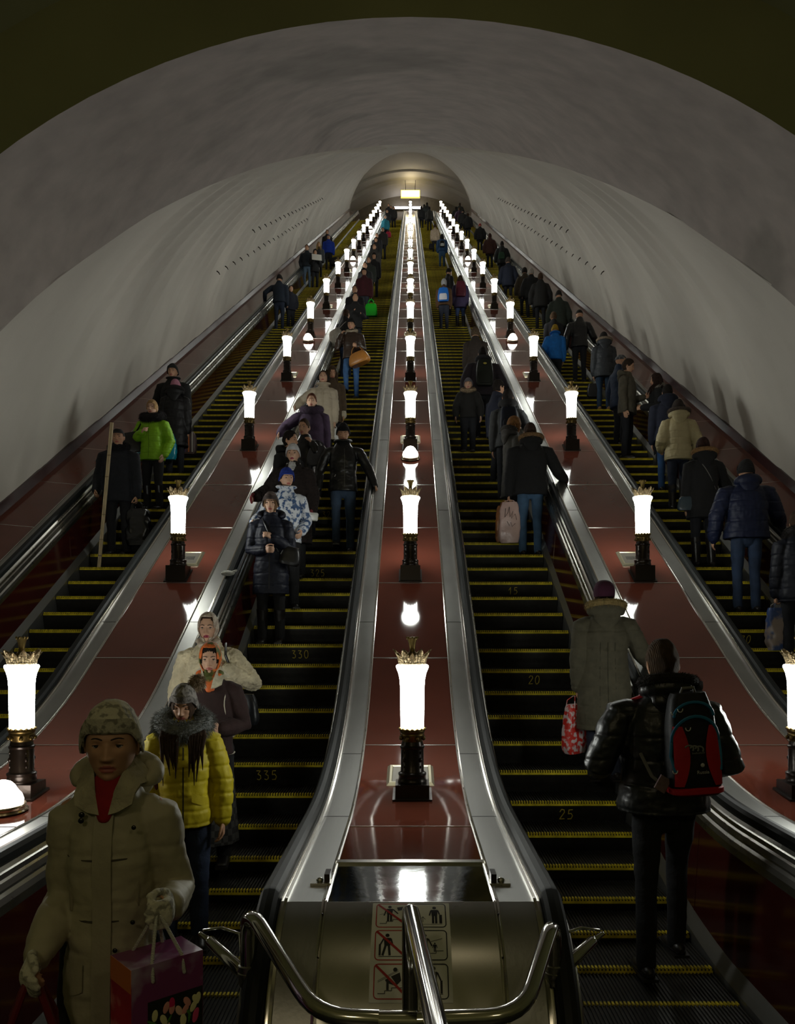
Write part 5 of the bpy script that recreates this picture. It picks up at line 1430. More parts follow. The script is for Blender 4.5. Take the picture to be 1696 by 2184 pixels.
p = person('man in a shiny black leather jacket and black beanie with hand on the central handrail', 732, 905, 1.80, 1, level='A', yaw=4, male=1, wide=1.12, coat=(0.012, 0.012, 0.012), ckind='leather', hem=0.475, puff=0.022, legs=(0.06, 0.10, 0.17), lkind='denim',
    arms=('wide', ((-.50, -.05, -.9), (-.30, -.42, -.85), .5)), hat=('beanie', (0.006, 0.006, 0.007), 'knit'), collar=('stand', (0.012, 0.012, 0.012), 'leather'), sk=0, head=(2, 20), eyes=2, stride=0.35)
front_strip(p, 0.80, 0.50, 0.0025, mat('dull_zip', (0.12, 0.12, 0.11), 0.5, 0.5), name='zip', t=0.004, x=0.02)
for s, q in ((-1, 0.58), (1, 0.68)):
    rx, ry, yo = p['ctab'](q); H = p['H']; m = MB(); m.tube([(s*0.10, yo-ry*0.86-0.004, q*H+0.03), (s*0.13, yo-ry*0.72-0.004, q*H-0.03)], 0.0025, 6); obj('pocket_zip', m, M_trim, p['root'])
p = person('dark-haired man in profile wearing a black hooded coat, turned towards a woman', 617, 920, 1.74, 1, level='B', yaw=62, male=1, coat=BLK, hem=0.45, puff=0.04, arms=('down', 'down'), hair=('short', BKH), hood=(BLK,), head=(8, 0))
p = person('woman with hair tied back resting her cheek on her hand above the dark-haired man', 650, 895, 1.70, 1, level='B', yaw=-14, coat=(0.012, 0.011, 0.011), ckind='leather', hem=0.45, puff=0.03, arms=('down', ((-.40, -.35, -.8), (.52, -.20, 1), .7)), hair=('bun', BRH), head=(-4, 4))
handbag('handbag', 'glossy black handbag on the arm of the woman resting her cheek', p['M'] @ Vector((0.24, -0.12, 0.60*p['H'])), 0.34, 0.26, 0.13, cloth((0.03, 0.03, 0.034), 'plastic'), yaw=-20, handles=0.10)
p = person('woman in a purple coat with a wide purple fur collar and short auburn hair', 665, 841, 1.69, 1, level='B', yaw=2, wide=1.15, coat=(0.045, 0.022, 0.055), hem=0.36, puff=0.05, arms=('lean', 'down'), hair=('short', (0.09, 0.03, 0.015)), collar=('fur', (0.035, 0.018, 0.040), 0.062, 0.125), sk=1)
front_strip(p, 0.80, 0.38, 0.004, cloth((0.03, 0.015, 0.04)), name='coat_edge')
p = person('woman in a long pale beige quilted coat with black earmuffs looking up', 690, 792, 1.68, 1, level='B', yaw=0, coat=(0.42, 0.36, 0.27), ckind='nylon', hem=0.27, puff=0.04, quilt=0.075, arms=('lean', 'down'), hair=('short', BRH), collar=('stand', (0.42, 0.36, 0.27), 'nylon'), head=(0, -10), sk=1, boots=True)
hh = p['Rh']; m = MB()
for s in (-1, 1): m.ell(hh @ (Vector((s*0.088, 0.01, -0.005))*p['hs']), (0.028, 0.042, 0.045), 12, 8)
m.tube([hh @ (Vector((0.09*cos(a)*1.05, 0.01, 0.13*sin(a)))*p['hs']) for a in [pi*k/10 for k in range(11)]], 0.008, 6); obj('earmuffs', m, cloth((0.012, 0.010, 0.010), 'fur'), p['root'])
front_strip(p, 0.80, 0.30, 0.012, cloth((0.40, 0.34, 0.25), 'nylon'))
h = p['hands'][1]; tote('shopping_bag', 'small white bag hanging from the hand of the woman with black earmuffs', h, 0.16, 0.20, 0.08, cloth((0.6, 0.6, 0.58), 'plastic'), drop=0.05)
p = person('girl with very long straight brown hair in a brown coat with cream cuffs, looking down', 708, 782, 1.64, 1, level='B', yaw=12, coat=(0.10, 0.065, 0.035), hem=0.38, puff=0.03, arms=('down', 'down'), hair=('long', (0.07, 0.045, 0.025), 0.55), head=(4, 22), eyes=2)
for a in (1,):
    s0, e0, w0, fd, cu = p['J'][a]; m = MB(); m.tube([w0-fd*0.06, w0+fd*0.01], [0.058, 0.062], 12); obj('fleece_cuff', m, cloth((0.6, 0.55, 0.42), 'fleece'), p['root'])
p = person('man in a brown leather jacket talking on the phone above a tan holdall', 750, 681, 1.80, 1, level='B', yaw=-8, male=1, coat=(0.050, 0.028, 0.018), ckind='leather', hem=0.50, puff=0.04, legs=(0.04, 0.11, 0.26), lkind='denim', arms=('phone', ((-.25, .0, -1), (.30, -.9, -.05), .8)), hat=('beanie', (0.008, 0.008, 0.009), 'knit'), collar=('fur', (0.45, 0.38, 0.28), 0.03, 0.10), stride=0.8, head=(-6, 8))
H = p['H']; TAN = cloth((0.42, 0.17, 0.03), 'leather')
handbag('holdall', 'large tan leather holdall with a luggage tag carried by the man on the phone', p['M'] @ Vector((0.24, -0.20, 0.40*H)), 0.50, 0.27, 0.24, TAN, yaw=-25, handles=0.16, cat='holdall', tilt=-14)
p = person('person in black with a pale canvas bag slung across the back, leaning on the handrail', 738, 660, 1.70, 1, level='B', yaw=150, coat=BLK, hem=0.45, puff=0.045, legs=(0.02, 0.04, 0.09), arms=('down', 'rail'), hair=('short', BRH))
handbag('canvas_bag', 'large pale grey canvas sling bag on the back of a person in black', p['M'] @ Vector((0.05, 0.24, 0.46*p['H'])), 0.42, 0.40, 0.14, cloth((0.36, 0.34, 0.29)), yaw=150, tilt=20, strap=[p['M'] @ Vector(q) for q in ((0.05, 0.24, 0.46*p['H']+0.38), (-0.06, 0.18, 0.76*p['H']), (-0.11, 0.02, 0.85*p['H']))], sm=cloth((0.36, 0.34, 0.29)))
p = person('dark-haired man in black with a hand on his chin, holding a brown purse', 758, 626, 1.74, 1, level='C', yaw=4, male=1, coat=BLK, hem=0.45, puff=0.04, arms=('chest', 'hold'), hair=('short', BKH))
p = person('man in a dark coat standing right behind the man with his hand on his chin', 757, 610, 1.74, 1, level='C', male=1, coat=(0.012, 0.012, 0.016), hem=0.42, puff=0.04, hair=('short', BRH))
p = person('man in a burgundy jacket holding a bright green carrier bag', 777, 573, 1.78, 1, level='C', male=1, coat=(0.085, 0.014, 0.022), hem=0.47, puff=0.04, legs=(0.05, 0.06, 0.08), hat=('beanie', BKH, 'knit'), arms=('down', 'bag'))
tote('carrier_bag', 'bright green carrier bag held by the man in burgundy', p['hands'][1], 0.42, 0.40, 0.16, mat('bright_green_plastic', (0.01, 0.62, 0.02), 0.4), hm=mat('bright_green_plastic'), drop=0.16, hr=0.012)
crowd1 = [  # (x, y, H, coat, hat or hair, label)
 (779, 560, 1.72, BLK, ('hair', BKH), 'person in black just above the man in burgundy, left side of the stair'),
 (787, 549, 1.74, (0.02, 0.025, 0.02), ('hair', BRH), 'bareheaded man in a dark olive jacket in the descending queue'),
 (798, 541, 1.72, BLK, ('furhat', BKH), 'person in black with a yellow-lined bag in the descending queue'),
 (799, 521, 1.78, (0.05, 0.045, 0.04), ('hair', BRH), 'grey-haired man in a grey-brown coat in the descending queue'),
 (802, 507, 1.72, BLK, ('beanie', BKH), 'person in a black cap above the grey-brown coat'),
 (804, 498, 1.70, (0.015, 0.015, 0.02), ('hair', BKH), 'small dark figure below the person in teal'),
 (817, 486, 1.72, (0.03, 0.028, 0.026), ('hair', BRH), 'figure in dark grey right below the teal jacket'),
 (822, 460, 1.66, (0.01, 0.16, 0.22), ('beanie', (0.5, 0.5, 0.5)), 'person in a teal jacket and pale hat high on the descending stair'),
 (826, 448, 1.74, BLK, ('hair', BRH), 'man in black just above the person in teal'),
 (834, 439, 1.74, (0.02, 0.018, 0.018), ('hair', BKH), 'dark figure at the very top of the descending stair'),
 (829, 435, 1.72, BLK, ('hair', BRH), 'figure behind the topmost descending person'),
 (840, 441, 1.70, (0.03, 0.028, 0.026), ('beanie', BKH), 'grey figure nearest the central lamps at the top of the descending stair')]
for x, y, H_, c, hh_, lab in crowd1:
    kw = dict(hat=(hh_[0], hh_[1], 'knit')) if hh_[0] != 'hair' else dict(hair=('short', hh_[1]))
    p = person(lab, x, y, H_, 1, level='C', coat=c, hem=0.44, puff=0.04, yaw=random.uniform(-12, 12), **kw)
    if 'teal' in lab and 'jacket and' in lab: tote('carrier_bag', 'red bag with a white corner hanging beside the person in teal', p['hands'][1], 0.35, 0.35, 0.15, cloth((0.5, 0.02, 0.06), 'plastic'), drop=0.1)

# ================================================================== inner right escalator, going up
p = person('woman in a long olive quilted coat with fur-edged hood and a dark purple beret', 1305, 1244, 1.70, 2, Y=6.94, z=step_z(6.94)[0]-0.02, level='A', yaw=176, wide=1.1, dx=-0.06, coat=(0.105, 0.095, 0.060), ckind='wool', hem=0.26, puff=0.050, quilt=0.16, legs=(0.012, 0.018, 0.04), lkind='denim',
    arms=('rail', 'down'), hat=('beret', (0.065, 0.008, 0.035), 'wool'), hood=((0.105, 0.095, 0.060), (0.26, 0.19, 0.075)), hair=('short', BRH), head=(-14, 0))
for x in (-0.12, -0.06, 0.0, 0.06, 0.12):
    m = MB(); H = p['H']; pts = []
    for i in range(12):
        q = lerp(0.70, 0.28, i/11); rx, ry, yo = p['ctab'](q); xx = x*(1+0.5*(0.7-q)); pts.append(Vector((xx, yo+ry*sqrt(max(0.02, 1-(xx/rx)**2))+0.001, q*H)))
    m.tube(pts, 0.0028, 5); obj('stitched_seam', m, cloth((0.06, 0.055, 0.035)), p['root'])
h = p['hands'][1]; tote('shopping_bag', 'red and white patterned bag held in front of the woman in olive', h+Vector((-0.03, 0, 0)), 0.26, 0.42, 0.12, mat('red_white_print', (0.55, 0.03, 0.02), 0.4, color2=(0.6, 0.5, 0.5), c2=('NOISE', 22, 0.52)), yaw=40, drop=0.07)
p = person('man in a black puffer jacket with a fur-edged hood wearing a red and black backpack', 1415, 1368, 1.92, 2, Y=4.66, z=step_z(4.66)[0], level='A', yaw=182, male=1, wide=1.2, coat=(0.014, 0.016, 0.017), ckind='leather', hem=0.50, puff=0.055, quilt=(0.14, 0.004), legs=(0.008, 0.009, 0.012),
    arms=(((-.42, .05, -.95), (.25, -.75, -.15), .6), ((-.45, .05, -.95), (.25, -.75, -.15), .6)), hair=('short', (0.05, 0.03, 0.016)), hood=((0.010, 0.010, 0.011), (0.015, 0.012, 0.010)), head=(0, 10), stride=0.4)
BP = p; H = p['H']; rx, ry, yo = p['ctab'](0.70)
loc = p['M'] @ Vector((-0.075, ry+yo+0.085, 0.575*H)); root = thing('backpack', 'black backpack with red side panels and blue piping on the man in the foreground', 'backpack', loc, radians(180))
root.rotation_euler = (0, radians(4), radians(180)); BK = cloth((0.008, 0.008, 0.009), 'nylon'); RD = cloth((0.42, 0.012, 0.018), 'nylon'); BU = mat('blue_piping', (0.015, 0.16, 0.32), 0.4)
m = MB(); rbox(m, 0.30, 0.20, 0.55, 0.55, 16, 36, taper=0.98, top=0.72, noise_a=0.006, bulge=0.05); obj('bag_body', m, BK, root)
def bpf(x, z, lift=0.0):   # surface of the bag facing backwards (+y)
    t = z/0.55; s = lerp(0.98, 0.72, t)*(1-abs(2*t-1)**6*0.18)*(1+0.05*sin(pi*t)); hw = 0.150*s
    return Vector((x, 0.10*s*max(0.02, 1-abs(x/hw)**3.6)**0.28+lift, z))
for s in (-1, 1):
    m = MB(); rows = []
    for i in range(11):
        z = 0.06+0.32*i/10; w0 = 0.045+0.035*sin(pi*i/10); xo = 0.128-0.012*i/10; rows.append([bpf(s*(xo-w0*k/5), z, 0.012) for k in range(6)])
    m.grid(rows if s < 0 else [r_[::-1] for r_ in rows]); m.grid([r_[::-1] for r_ in (rows if s < 0 else [r_[::-1] for r_ in rows])]); obj('side_panel', m, RD, root)
m = MB(); m.tube([bpf(0.125*cos(a), 0.30+0.13*sin(a), 0.016) for a in [pi*k/14 for k in range(15)]], [(0.009, 0.005)]*15, 8); m.tube([bpf(0.105*cos(a), 0.43+0.075*sin(a), 0.014) for a in [pi*k/12 for k in range(13)]], [(0.008, 0.005)]*13, 8)
for s in (-1, 1): m.tube([bpf(s*0.125, 0.30, 0.014), bpf(s*0.133, 0.22, 0.012), bpf(s*0.12, 0.14, 0.012)], [(0.009, 0.004)]*3, 8)
obj('blue_piping', m, BU, root)
m = MB()
for k in range(3):
    a0 = 0.35; m.tube([bpf(0.045-0.026*k+0.022*cos(a), 0.262+0.017*sin(a)-0.004*k, 0.014) for a in [a0+(2*pi-2*a0)*j/12*0.62 for j in range(13)]], [(0.0045, 0.0016)]*13, 6)
o = obj('logo', m, mat('grey_logo', (0.16, 0.17, 0.15), 0.5), root); o['label'] = 'grey triple crescent logo with small lettering'
m = MB()
for k in range(10): m.box((-0.034+0.0068*k, bpf(0, 0.235).y+0.011, 0.232), (-0.030+0.0068*k, bpf(0, 0.235).y+0.013, 0.2385 if k % 3 else 0.241))
obj('logo_lettering', m, mat('grey_logo'), o, smooth=False)
def txt(s, size, mt, name, par, loc, rot):
    c = D.curves.new(name, 'FONT'); c.body = s; c.size = size; c.extrude = 0.0006; c.align_x = 'CENTER'
    t = D.objects.new(name, c); COL.objects.link(t); bpy.context.view_layer.update()
    me = D.meshes.new_from_object(t.evaluated_get(bpy.context.evaluated_depsgraph_get())); D.objects.remove(t); D.curves.remove(c)
    me.materials.clear(); me.materials.append(mt); me.name = name
    o = D.objects.new(name, me); COL.objects.link(o); o.parent = par; o.location = loc; o.rotation_euler = rot; return o
o = txt('Russia', 0.026, mat('white_thread', (0.5, 0.5, 0.47), 0.6), 'woven_lettering', root, bpf(-0.02, 0.125, 0.008), (pi/2, 0, pi)); o['label'] = 'white lettering Russia'
m = MB(); m.ell(bpf(-0.02, 0.17, 0.008), (0.011, 0.003, 0.011), 12, 6); obj('round_badge', m, mat('badge_white', (0.5, 0.5, 0.5), 0.4), root)
m = MB(); rbox(m, 0.292, 0.203, 0.05, 0.55, 4, 32); m.v = [(v[0], v[1], v[2]+0.003) for v in m.v]; obj('red_base', m, RD, root)
m = MB(); m.tube([(-0.04, 0, 0.54), (-0.03, 0.01, 0.575), (0.03, 0.01, 0.575), (0.04, 0, 0.54)], 0.009, 8); obj('grab_handle', m, mat('grey_webbing', (0.14, 0.14, 0.13), 0.8), root)
for q in ((0.105, 0.47), (0.075, 0.485), (0.045, 0.385), (0.125, 0.16)):
    m = MB(); c = bpf(*q, 0.022); m.tube([c+Vector((0.013*cos(a), 0.002, 0.016*sin(a)-0.012)) for a in [pi+pi*k/8 for k in range(9)]], 0.0028, 6); obj('zip_pull', m, mat('pale_cord', (0.5, 0.5, 0.42), 0.6), root)
for s in (-1, 1):
    m = MB(); m.tube([(s*0.07, -0.09, 0.52), (s*0.12, -0.16, 0.56), (s*0.15, -0.24, 0.585), (s*0.165, -0.36, 0.45)], [(0.024, 0.005)]*4, 8); obj('shoulder_strap', m, BK, root)
m = MB(); m.tube([(0.16, -0.02, 0.05), (0.21, -0.05, 0.10), (0.25, -0.10, 0.22)], [(0.010, 0.003)]*3, 6); obj('side_strap', m, mat('grey_webbing'), root)
m = MB(); m.obox((0.178, 0.03, 0.07), ((0.028, 0.01, 0.02), (0, 0.008, 0), (-0.022, 0, 0.034))); obj('clear_pouch', m, mat('clear_pouch', (0.20, 0.14, 0.14), 0.12, spec=0.8, bump=('NOISE', 40, 0.8)), root)
m = MB(); pp = [p['M'] @ Vector(q) for q in ((0.17, -0.02, 0.822*H), (0.10, 0.06, 0.845*H), (0.03, 0.10, 0.835*H))]
inv = p['M'].inverted(); m.tube([inv @ q for q in pp], [(0.03, 0.012)]*3, 8); obj('red_yoke', m, RD, p['root'])

p = person('tall man in a black parka with a brown fur-edged hood and blue jeans, back turned', 1131, 903, 1.84, 2, level='A', yaw=184, male=1, wide=1.22, coat=(0.009, 0.009, 0.010), hem=0.46, puff=0.045, legs=(0.05, 0.11, 0.20), lkind='denim', arms=('railback', 'bag'), hair=('short', (0.05, 0.028, 0.018)), hood=((0.008, 0.008, 0.009), (0.22, 0.13, 0.06)), head=(4, 8))
h = p['hands'][1]
r = tote('carrier_bag', 'pale pink carrier bag with black handwriting-style print hanging from the parka man', h, 0.30, 0.56, 0.10, cloth((0.58, 0.40, 0.36), 'plastic'), yaw=-14, drop=0.03)
m = MB(); zz0 = 0.33
m.tube([(x, -0.056, zz0+z) for x, z in ((-0.05, 0.14), (-0.06, 0.02), (-0.02, 0.08), (0.0, 0.16), (0.01, 0.02), (0.05, 0.10), (0.03, 0.0), (0.08, 0.06), (0.10, -0.02))], 0.003, 5)
m.tube([(x, -0.056, zz0-0.10+z) for x, z in ((-0.03, 0.06), (0.0, 0.0), (0.02, 0.05), (0.04, -0.01), (0.08, 0.03))], 0.003, 5); o = obj('script_print', m, M_pict, r); o['label'] = 'black script lettering'
r2 = tote('carrier_bag', 'orange-brown bag hanging behind the pale pink carrier bag', h+Vector((-0.06, 0.06, 0)), 0.26, 0.50, 0.09, cloth((0.30, 0.12, 0.04), 'plastic'), yaw=-14, drop=0.07)
p = person('woman with short light brown hair in a long grey coat, turned towards the parka man', 1095, 890, 1.68, 2, level='B', yaw=105, coat=(0.075, 0.072, 0.062), hem=0.30, puff=0.03, legs=BLK, arms=('down', 'down'), hair=('bob', (0.26, 0.13, 0.05)), hood=((0.06, 0.055, 0.05), (0.05, 0.045, 0.04)))
p = person('young man in a grey jacket with a dark backpack in front of the grey-coated woman', 1083, 831, 1.76, 2, level='B', yaw=178, male=1, coat=(0.045, 0.048, 0.05), hem=0.48, puff=0.04, arms=('rail', 'down'), hair=('short', BKH), hood=((0.02, 0.02, 0.022),))
backpack('backpack', 'dark navy backpack on the young man in the grey jacket', p, 0.30, 0.44, 0.14, (0.010, 0.014, 0.028))
p = person('balding man in a dark navy jacket seen in profile by the right handrail', 1062, 811, 1.74, 2, level='B', yaw=118, male=1, coat=(0.012, 0.016, 0.036), hem=0.45, puff=0.045, hair=('short', BKH))
p = person('boy in dark clothes and a grey knit hat facing down the rising escalator, mouth open', 999, 808, 1.30, 2, Y=14.75, z=None or [zn for yn, zn in ESC[2] if yn < 14.75][-1], level='B', yaw=-6, coat=(0.014, 0.013, 0.012), hem=0.46, puff=0.035, arms=('wide', 'wide'), hat=('beanie', (0.20, 0.19, 0.22), 'knit'), collar=('fur', (0.30, 0.22, 0.14), 0.028, 0.11), mouth=1, sk=1)
p = person('heavy person in a dark purple jacket with a dark green backpack, hand on the rail', 1030, 741, 1.80, 2, level='B', yaw=182, male=1, wide=1.25, coat=(0.030, 0.022, 0.030), hem=0.47, puff=0.06, arms=('rail', 'wide'), hood=((0.02, 0.02, 0.024),), hair=('short', BKH))
r = backpack('backpack', 'dark green backpack with a small yellow patch on the heavy person', p, 0.34, 0.48, 0.16, (0.016, 0.020, 0.014), zf=0.55)
m = MB(); m.ell((0, 0.085, 0.40), (0.035, 0.006, 0.018), 12, 6); obj('yellow_patch', m, mat('yellow_patch', (0.4, 0.34, 0.05), 0.6), r)
p = person('person in a brown coat with a fur hood standing above the heavy person', 1014, 700, 1.68, 2, level='B', yaw=176, coat=(0.028, 0.018, 0.012), hem=0.40, puff=0.055, hat=('furhat', (0.10, 0.065, 0.035), 'fur'))
p = person('girl in a purple and blue winter coat with a burgundy backpack and long dark hair', 982, 588, 1.68, 2, level='C', yaw=180, coat=(0.045, 0.030, 0.085), hem=0.38, puff=0.05, legs=(0.04, 0.07, 0.17), boots=True, hair=('long', BRH, 0.25))
backpack('backpack', 'burgundy backpack on the girl in the purple and blue coat', p, 0.34, 0.46, 0.15, (0.10, 0.010, 0.022))
p = person('boy in a rust brown jacket with a grey hood and a blue drawstring bag', 947, 596, 1.60, 2, level='C', yaw=172, coat=(0.10, 0.045, 0.015), hem=0.48, puff=0.045, legs=(0.02, 0.025, 0.045), hat=('hoodup', (0.30, 0.30, 0.30), 'wool'))
backpack('drawstring_bag', 'bright blue drawstring bag with white print on the back of the boy in rust brown', p, 0.36, 0.42, 0.12, (0.01, 0.11, 0.42), zf=0.52, pocket=(0.5, 0.5, 0.55))
p = person('person in black leaning towards the handrail above the boy in rust brown', 957, 573, 1.70, 2, level='C', yaw=120, coat=BLK, hem=0.44, puff=0.045, hat=('beanie', BKH, 'knit'))
p = person('woman in a blue jacket and jeans with a tiny black and white backpack', 943, 499, 1.66, 2, level='C', yaw=180, coat=(0.018, 0.055, 0.13), hem=0.48, puff=0.05, legs=(0.03, 0.08, 0.16), boots=False, hair=('long', BKH, 0.25))
backpack('backpack', 'tiny black and white backpack on the woman in blue', p, 0.26, 0.28, 0.12, (0.01, 0.01, 0.01), pocket=(0.5, 0.52, 0.5))
p = person('woman in a pale beige coat carrying a dark bag above the woman in blue', 928, 479, 1.66, 2, level='C', yaw=178, coat=(0.42, 0.33, 0.24), hem=0.42, puff=0.05, hair=('bob', BRH))
tote('handbag', 'dark bag held by the woman in the pale beige coat', p['hands'][1], 0.3, 0.3, 0.12, cloth(BLK, 'leather'), drop=0.1)
for x, y, H_, c, yw, lab in [(916, 441, 1.82, (0.035, 0.034, 0.030), 178, 'large man in an olive grey jacket near the top of the rising stair'),
                         (911, 432, 1.78, (0.02, 0.024, 0.024), 190, 'bareheaded person in dark green above the olive grey jacket'),
                         (899, 440, 1.70, BLK, 200, 'person in black beside the central lamps at the top of the rising stair'),
                         (905, 436, 1.72, (0.012, 0.014, 0.014), 170, 'person in black between two others at the top of the rising stair')]:
    person(lab, x, y, H_, 2, level='C', coat=c, hem=0.46, puff=0.06, yaw=yw, hair=('short', BKH))

# ================================================================== far right escalator, going up
p = person('man in a navy puffer jacket and black knit hat in blue jeans, seen from behind', 1592, 982, 1.82, 3, level='A', yaw=176, male=1, wide=1.24, coat=(0.010, 0.015, 0.045), ckind='nylon', hem=0.485, puff=0.065, quilt=0.12, legs=(0.025, 0.05, 0.11), lkind='denim', arms=('rail', 'wide'), hat=('beanie', (0.008, 0.008, 0.009), 'knit'), hood=((0.010, 0.015, 0.045),))
p = person('woman in a dark coat partly cut off at the right edge, holding a plastic bag', 1702, 1092, 1.68, 3, level='A', yaw=168, coat=(0.010, 0.012, 0.022), ckind='nylon', hem=0.42, puff=0.05, quilt=0.12, arms=('down', 'bag'), hair=('bob', BRH), collar=('fur', (0.05, 0.045, 0.045), 0.04, 0.10))
tote('carrier_bag', 'crumpled pale plastic bag with a blue bottom near the right edge', p['hands'][1], 0.24, 0.46, 0.12, mat('pale_blue_plastic', (0.35, 0.28, 0.25), 0.35, color2=(0.05, 0.09, 0.24), c2=('NOISE', 5, 0.5), bump=('NOISE', 14, 0.8)), drop=0.06, noise_a=0.03)
p = person('woman in a black coat with tawny fur hood edge and slate blue shoulder bag', 1500, 935, 1.66, 3, level='B', yaw=178, coat=BLK, hem=0.38, puff=0.055, arms=('rail', 'down'), hair=('bob', (0.04, 0.018, 0.014)), hood=(BLK, (0.22, 0.12, 0.045)), boots=True)
cross_strap(p, 1, mat('grey_webbing'), back=True, w=0.006)
handbag('handbag', 'slate blue shoulder bag on the hip of a woman in black with tawny fur', p['M'] @ Vector((0.22, 0.05, 0.44*p['H'])), 0.26, 0.18, 0.09, cloth((0.04, 0.065, 0.085), 'leather'), yaw=170)
p = person('woman in a light beige puffer coat with a hood and dark knit hat, stepping up', 1447, 853, 1.70, 3, level='A', yaw=172, coat=(0.40, 0.34, 0.19), ckind='nylon', hem=0.455, puff=0.055, quilt=0.10, legs=(0.012, 0.020, 0.045), lkind='denim', arms=('wide', ((-.35, .12, -1), (.10, -.75, -.25), .5)), hat=('beanie', (0.04, 0.024, 0.018), 'knit'), hood=((0.40, 0.34, 0.19), (0.10, 0.075, 0.06)), boots=True, stride=0.6, shoes=(0.018, 0.01, 0.008))
p = person('man in dark navy jacket and blue jeans, knee bent, above the beige puffer coat', 1424, 821, 1.74, 3, level='B', yaw=168, male=1, wide=1.05, coat=(0.010, 0.014, 0.034), hem=0.48, puff=0.045, legs=(0.015, 0.06, 0.16), lkind='denim', arms=('down', 'down'), hair=('short', BKH), hood=((0.010, 0.014, 0.034),), stride=0.7)
p = person('woman in profile with long dark brown hair and a black coat with a pale collar', 1402, 797, 1.68, 3, level='B', yaw=262, coat=BLK, hem=0.42, puff=0.04, arms=('down', 'hold'), hair=('long', (0.035, 0.018, 0.014), 0.16), collar=('fur', (0.25, 0.23, 0.20), 0.02, 0.09))
p = person('young man in an olive parka turned to talk to the long-haired woman', 1338, 767, 1.80, 3, level='A', yaw=58, male=1, coat=(0.115, 0.100, 0.070), hem=0.455, puff=0.028, legs=(0.012, 0.013, 0.018), arms=('down', ((-.15, .0, -1), (.25, -1, .05), .7)), hair=('short', (0.035, 0.022, 0.015)), hood=((0.105, 0.092, 0.065),), head=(14, 12))
p = person('man in a checked flat cap and dark blue coat behind the young man in olive', 1321, 756, 1.76, 3, level='B', yaw=110, male=1, coat=(0.012, 0.025, 0.060), hem=0.42, puff=0.05, arms=('wide', 'wide'), hat=('cap', (0.08, 0.085, 0.10), 'plaid'), head=(-20, 0), dx=0.02)
p = person('woman in a long grey down coat with a fur-edged hood, jeans and tan boots', 1288, 709, 1.68, 3, level='B', yaw=178, coat=(0.045, 0.050, 0.058), ckind='nylon', hem=0.42, puff=0.055, quilt=0.11, legs=(0.02, 0.05, 0.10), lkind='denim', hat=('beanie', BKH, 'knit'), hood=((0.045, 0.050, 0.058), (0.22, 0.17, 0.12)), shoes=(0.30, 0.17, 0.06))
tote('handbag', 'black bag with shiny clasps held low by the woman in the grey down coat', p['hands'][1], 0.30, 0.28, 0.14, cloth((0.008, 0.008, 0.009), 'leather'), drop=0.12)
p = person('man in a flat black cap and black jacket beside the vault wall', 1236, 660, 1.76, 3, level='B', yaw=176, male=1, coat=BLK, ckind='leather', hem=0.48, puff=0.05, arms=('rail', 'wide'), hat=('cap', BKH, 'wool'))
p = person('child in a bright blue jacket and yellow knit hat by the left handrail', 1184, 678, 1.45, 3, Y=19.2, level='B', yaw=176, coat=(0.008, 0.13, 0.44), hem=0.46, puff=0.05, arms=('down', 'wide'), hat=('beanie', (0.55, 0.34, 0.02), 'knit'), collar=('stand', (0.008, 0.13, 0.44), 'wool'))
m = MB(); m.ell(p['Rh'] @ (Vector((0, 0.02, 0.155))*p['hs']), (0.022, 0.022, 0.02), 10, 8); obj('hat_bobble', m, cloth(BKH, 'fur'), p['root'])
p = person('woman in a dark coat with a brown fur hood just above the child in blue', 1181, 667, 1.60, 3, Y=20.4, level='C', yaw=178, coat=(0.015, 0.015, 0.02), hem=0.42, puff=0.055, hat=('furhat', (0.10, 0.055, 0.025), 'fur'))
crowd3 = [
 (1192, 620, 1.74, (0.030, 0.040, 0.030), ('beanie', BKH), 'person in a dark green hooded jacket near the vault wall', 178),
 (1153, 583, 1.80, (0.012, 0.011, 0.010), ('hair', BRH), 'bareheaded man in a long black overcoat', 178),
 (1133, 574, 1.70, BLK, ('furhat', (0.38, 0.34, 0.30)), 'woman in a pale fur hat and long black coat', 176),
 (1119, 572, 1.68, (0.05, 0.035, 0.018), ('furhat', BKH), 'woman in a black fur hat with a tawny fur coat', 182),
 (1084, 550, 1.78, (0.010, 0.015, 0.035), ('furhat', (0.06, 0.045, 0.035)), 'broad person in a navy coat with a fur-edged hood by the left handrail', 178),
 (1071, 515, 1.72, (0.012, 0.014, 0.014), ('hair', BKH), 'person in black with a dark green satchel, above the navy coat', 182),
 (1045, 499, 1.70, (0.055, 0.016, 0.010), ('hoodup', (0.055, 0.016, 0.010)), 'broad person in a hooded russet coat', 180),
 (1024, 477, 1.66, (0.012, 0.012, 0.013), ('beanie', (0.30, 0.03, 0.03)), 'person in a red knit hat and black coat', 178),
 (998, 455, 1.76, BLK, ('hair', BRH), 'person in black turned half sideways above the red knit hat', 150),
 (987, 448, 1.72, (0.014, 0.013, 0.013), ('beanie', BKH), 'person in black in a black hat near the top on the far right stair', 178),
 (980, 443, 1.70, (0.05, 0.022, 0.05), ('hair', BRH), 'person in dull purple near the top on the far right stair', 185),
 (981, 433, 1.76, (0.03, 0.03, 0.02), ('hair', BRH), 'person in dark green at the very top on the far right stair', 178),
 (973, 441, 1.70, BLK, ('hair', BKH), 'person in black nearest the right lamps at the top of the far right stair', 178)]
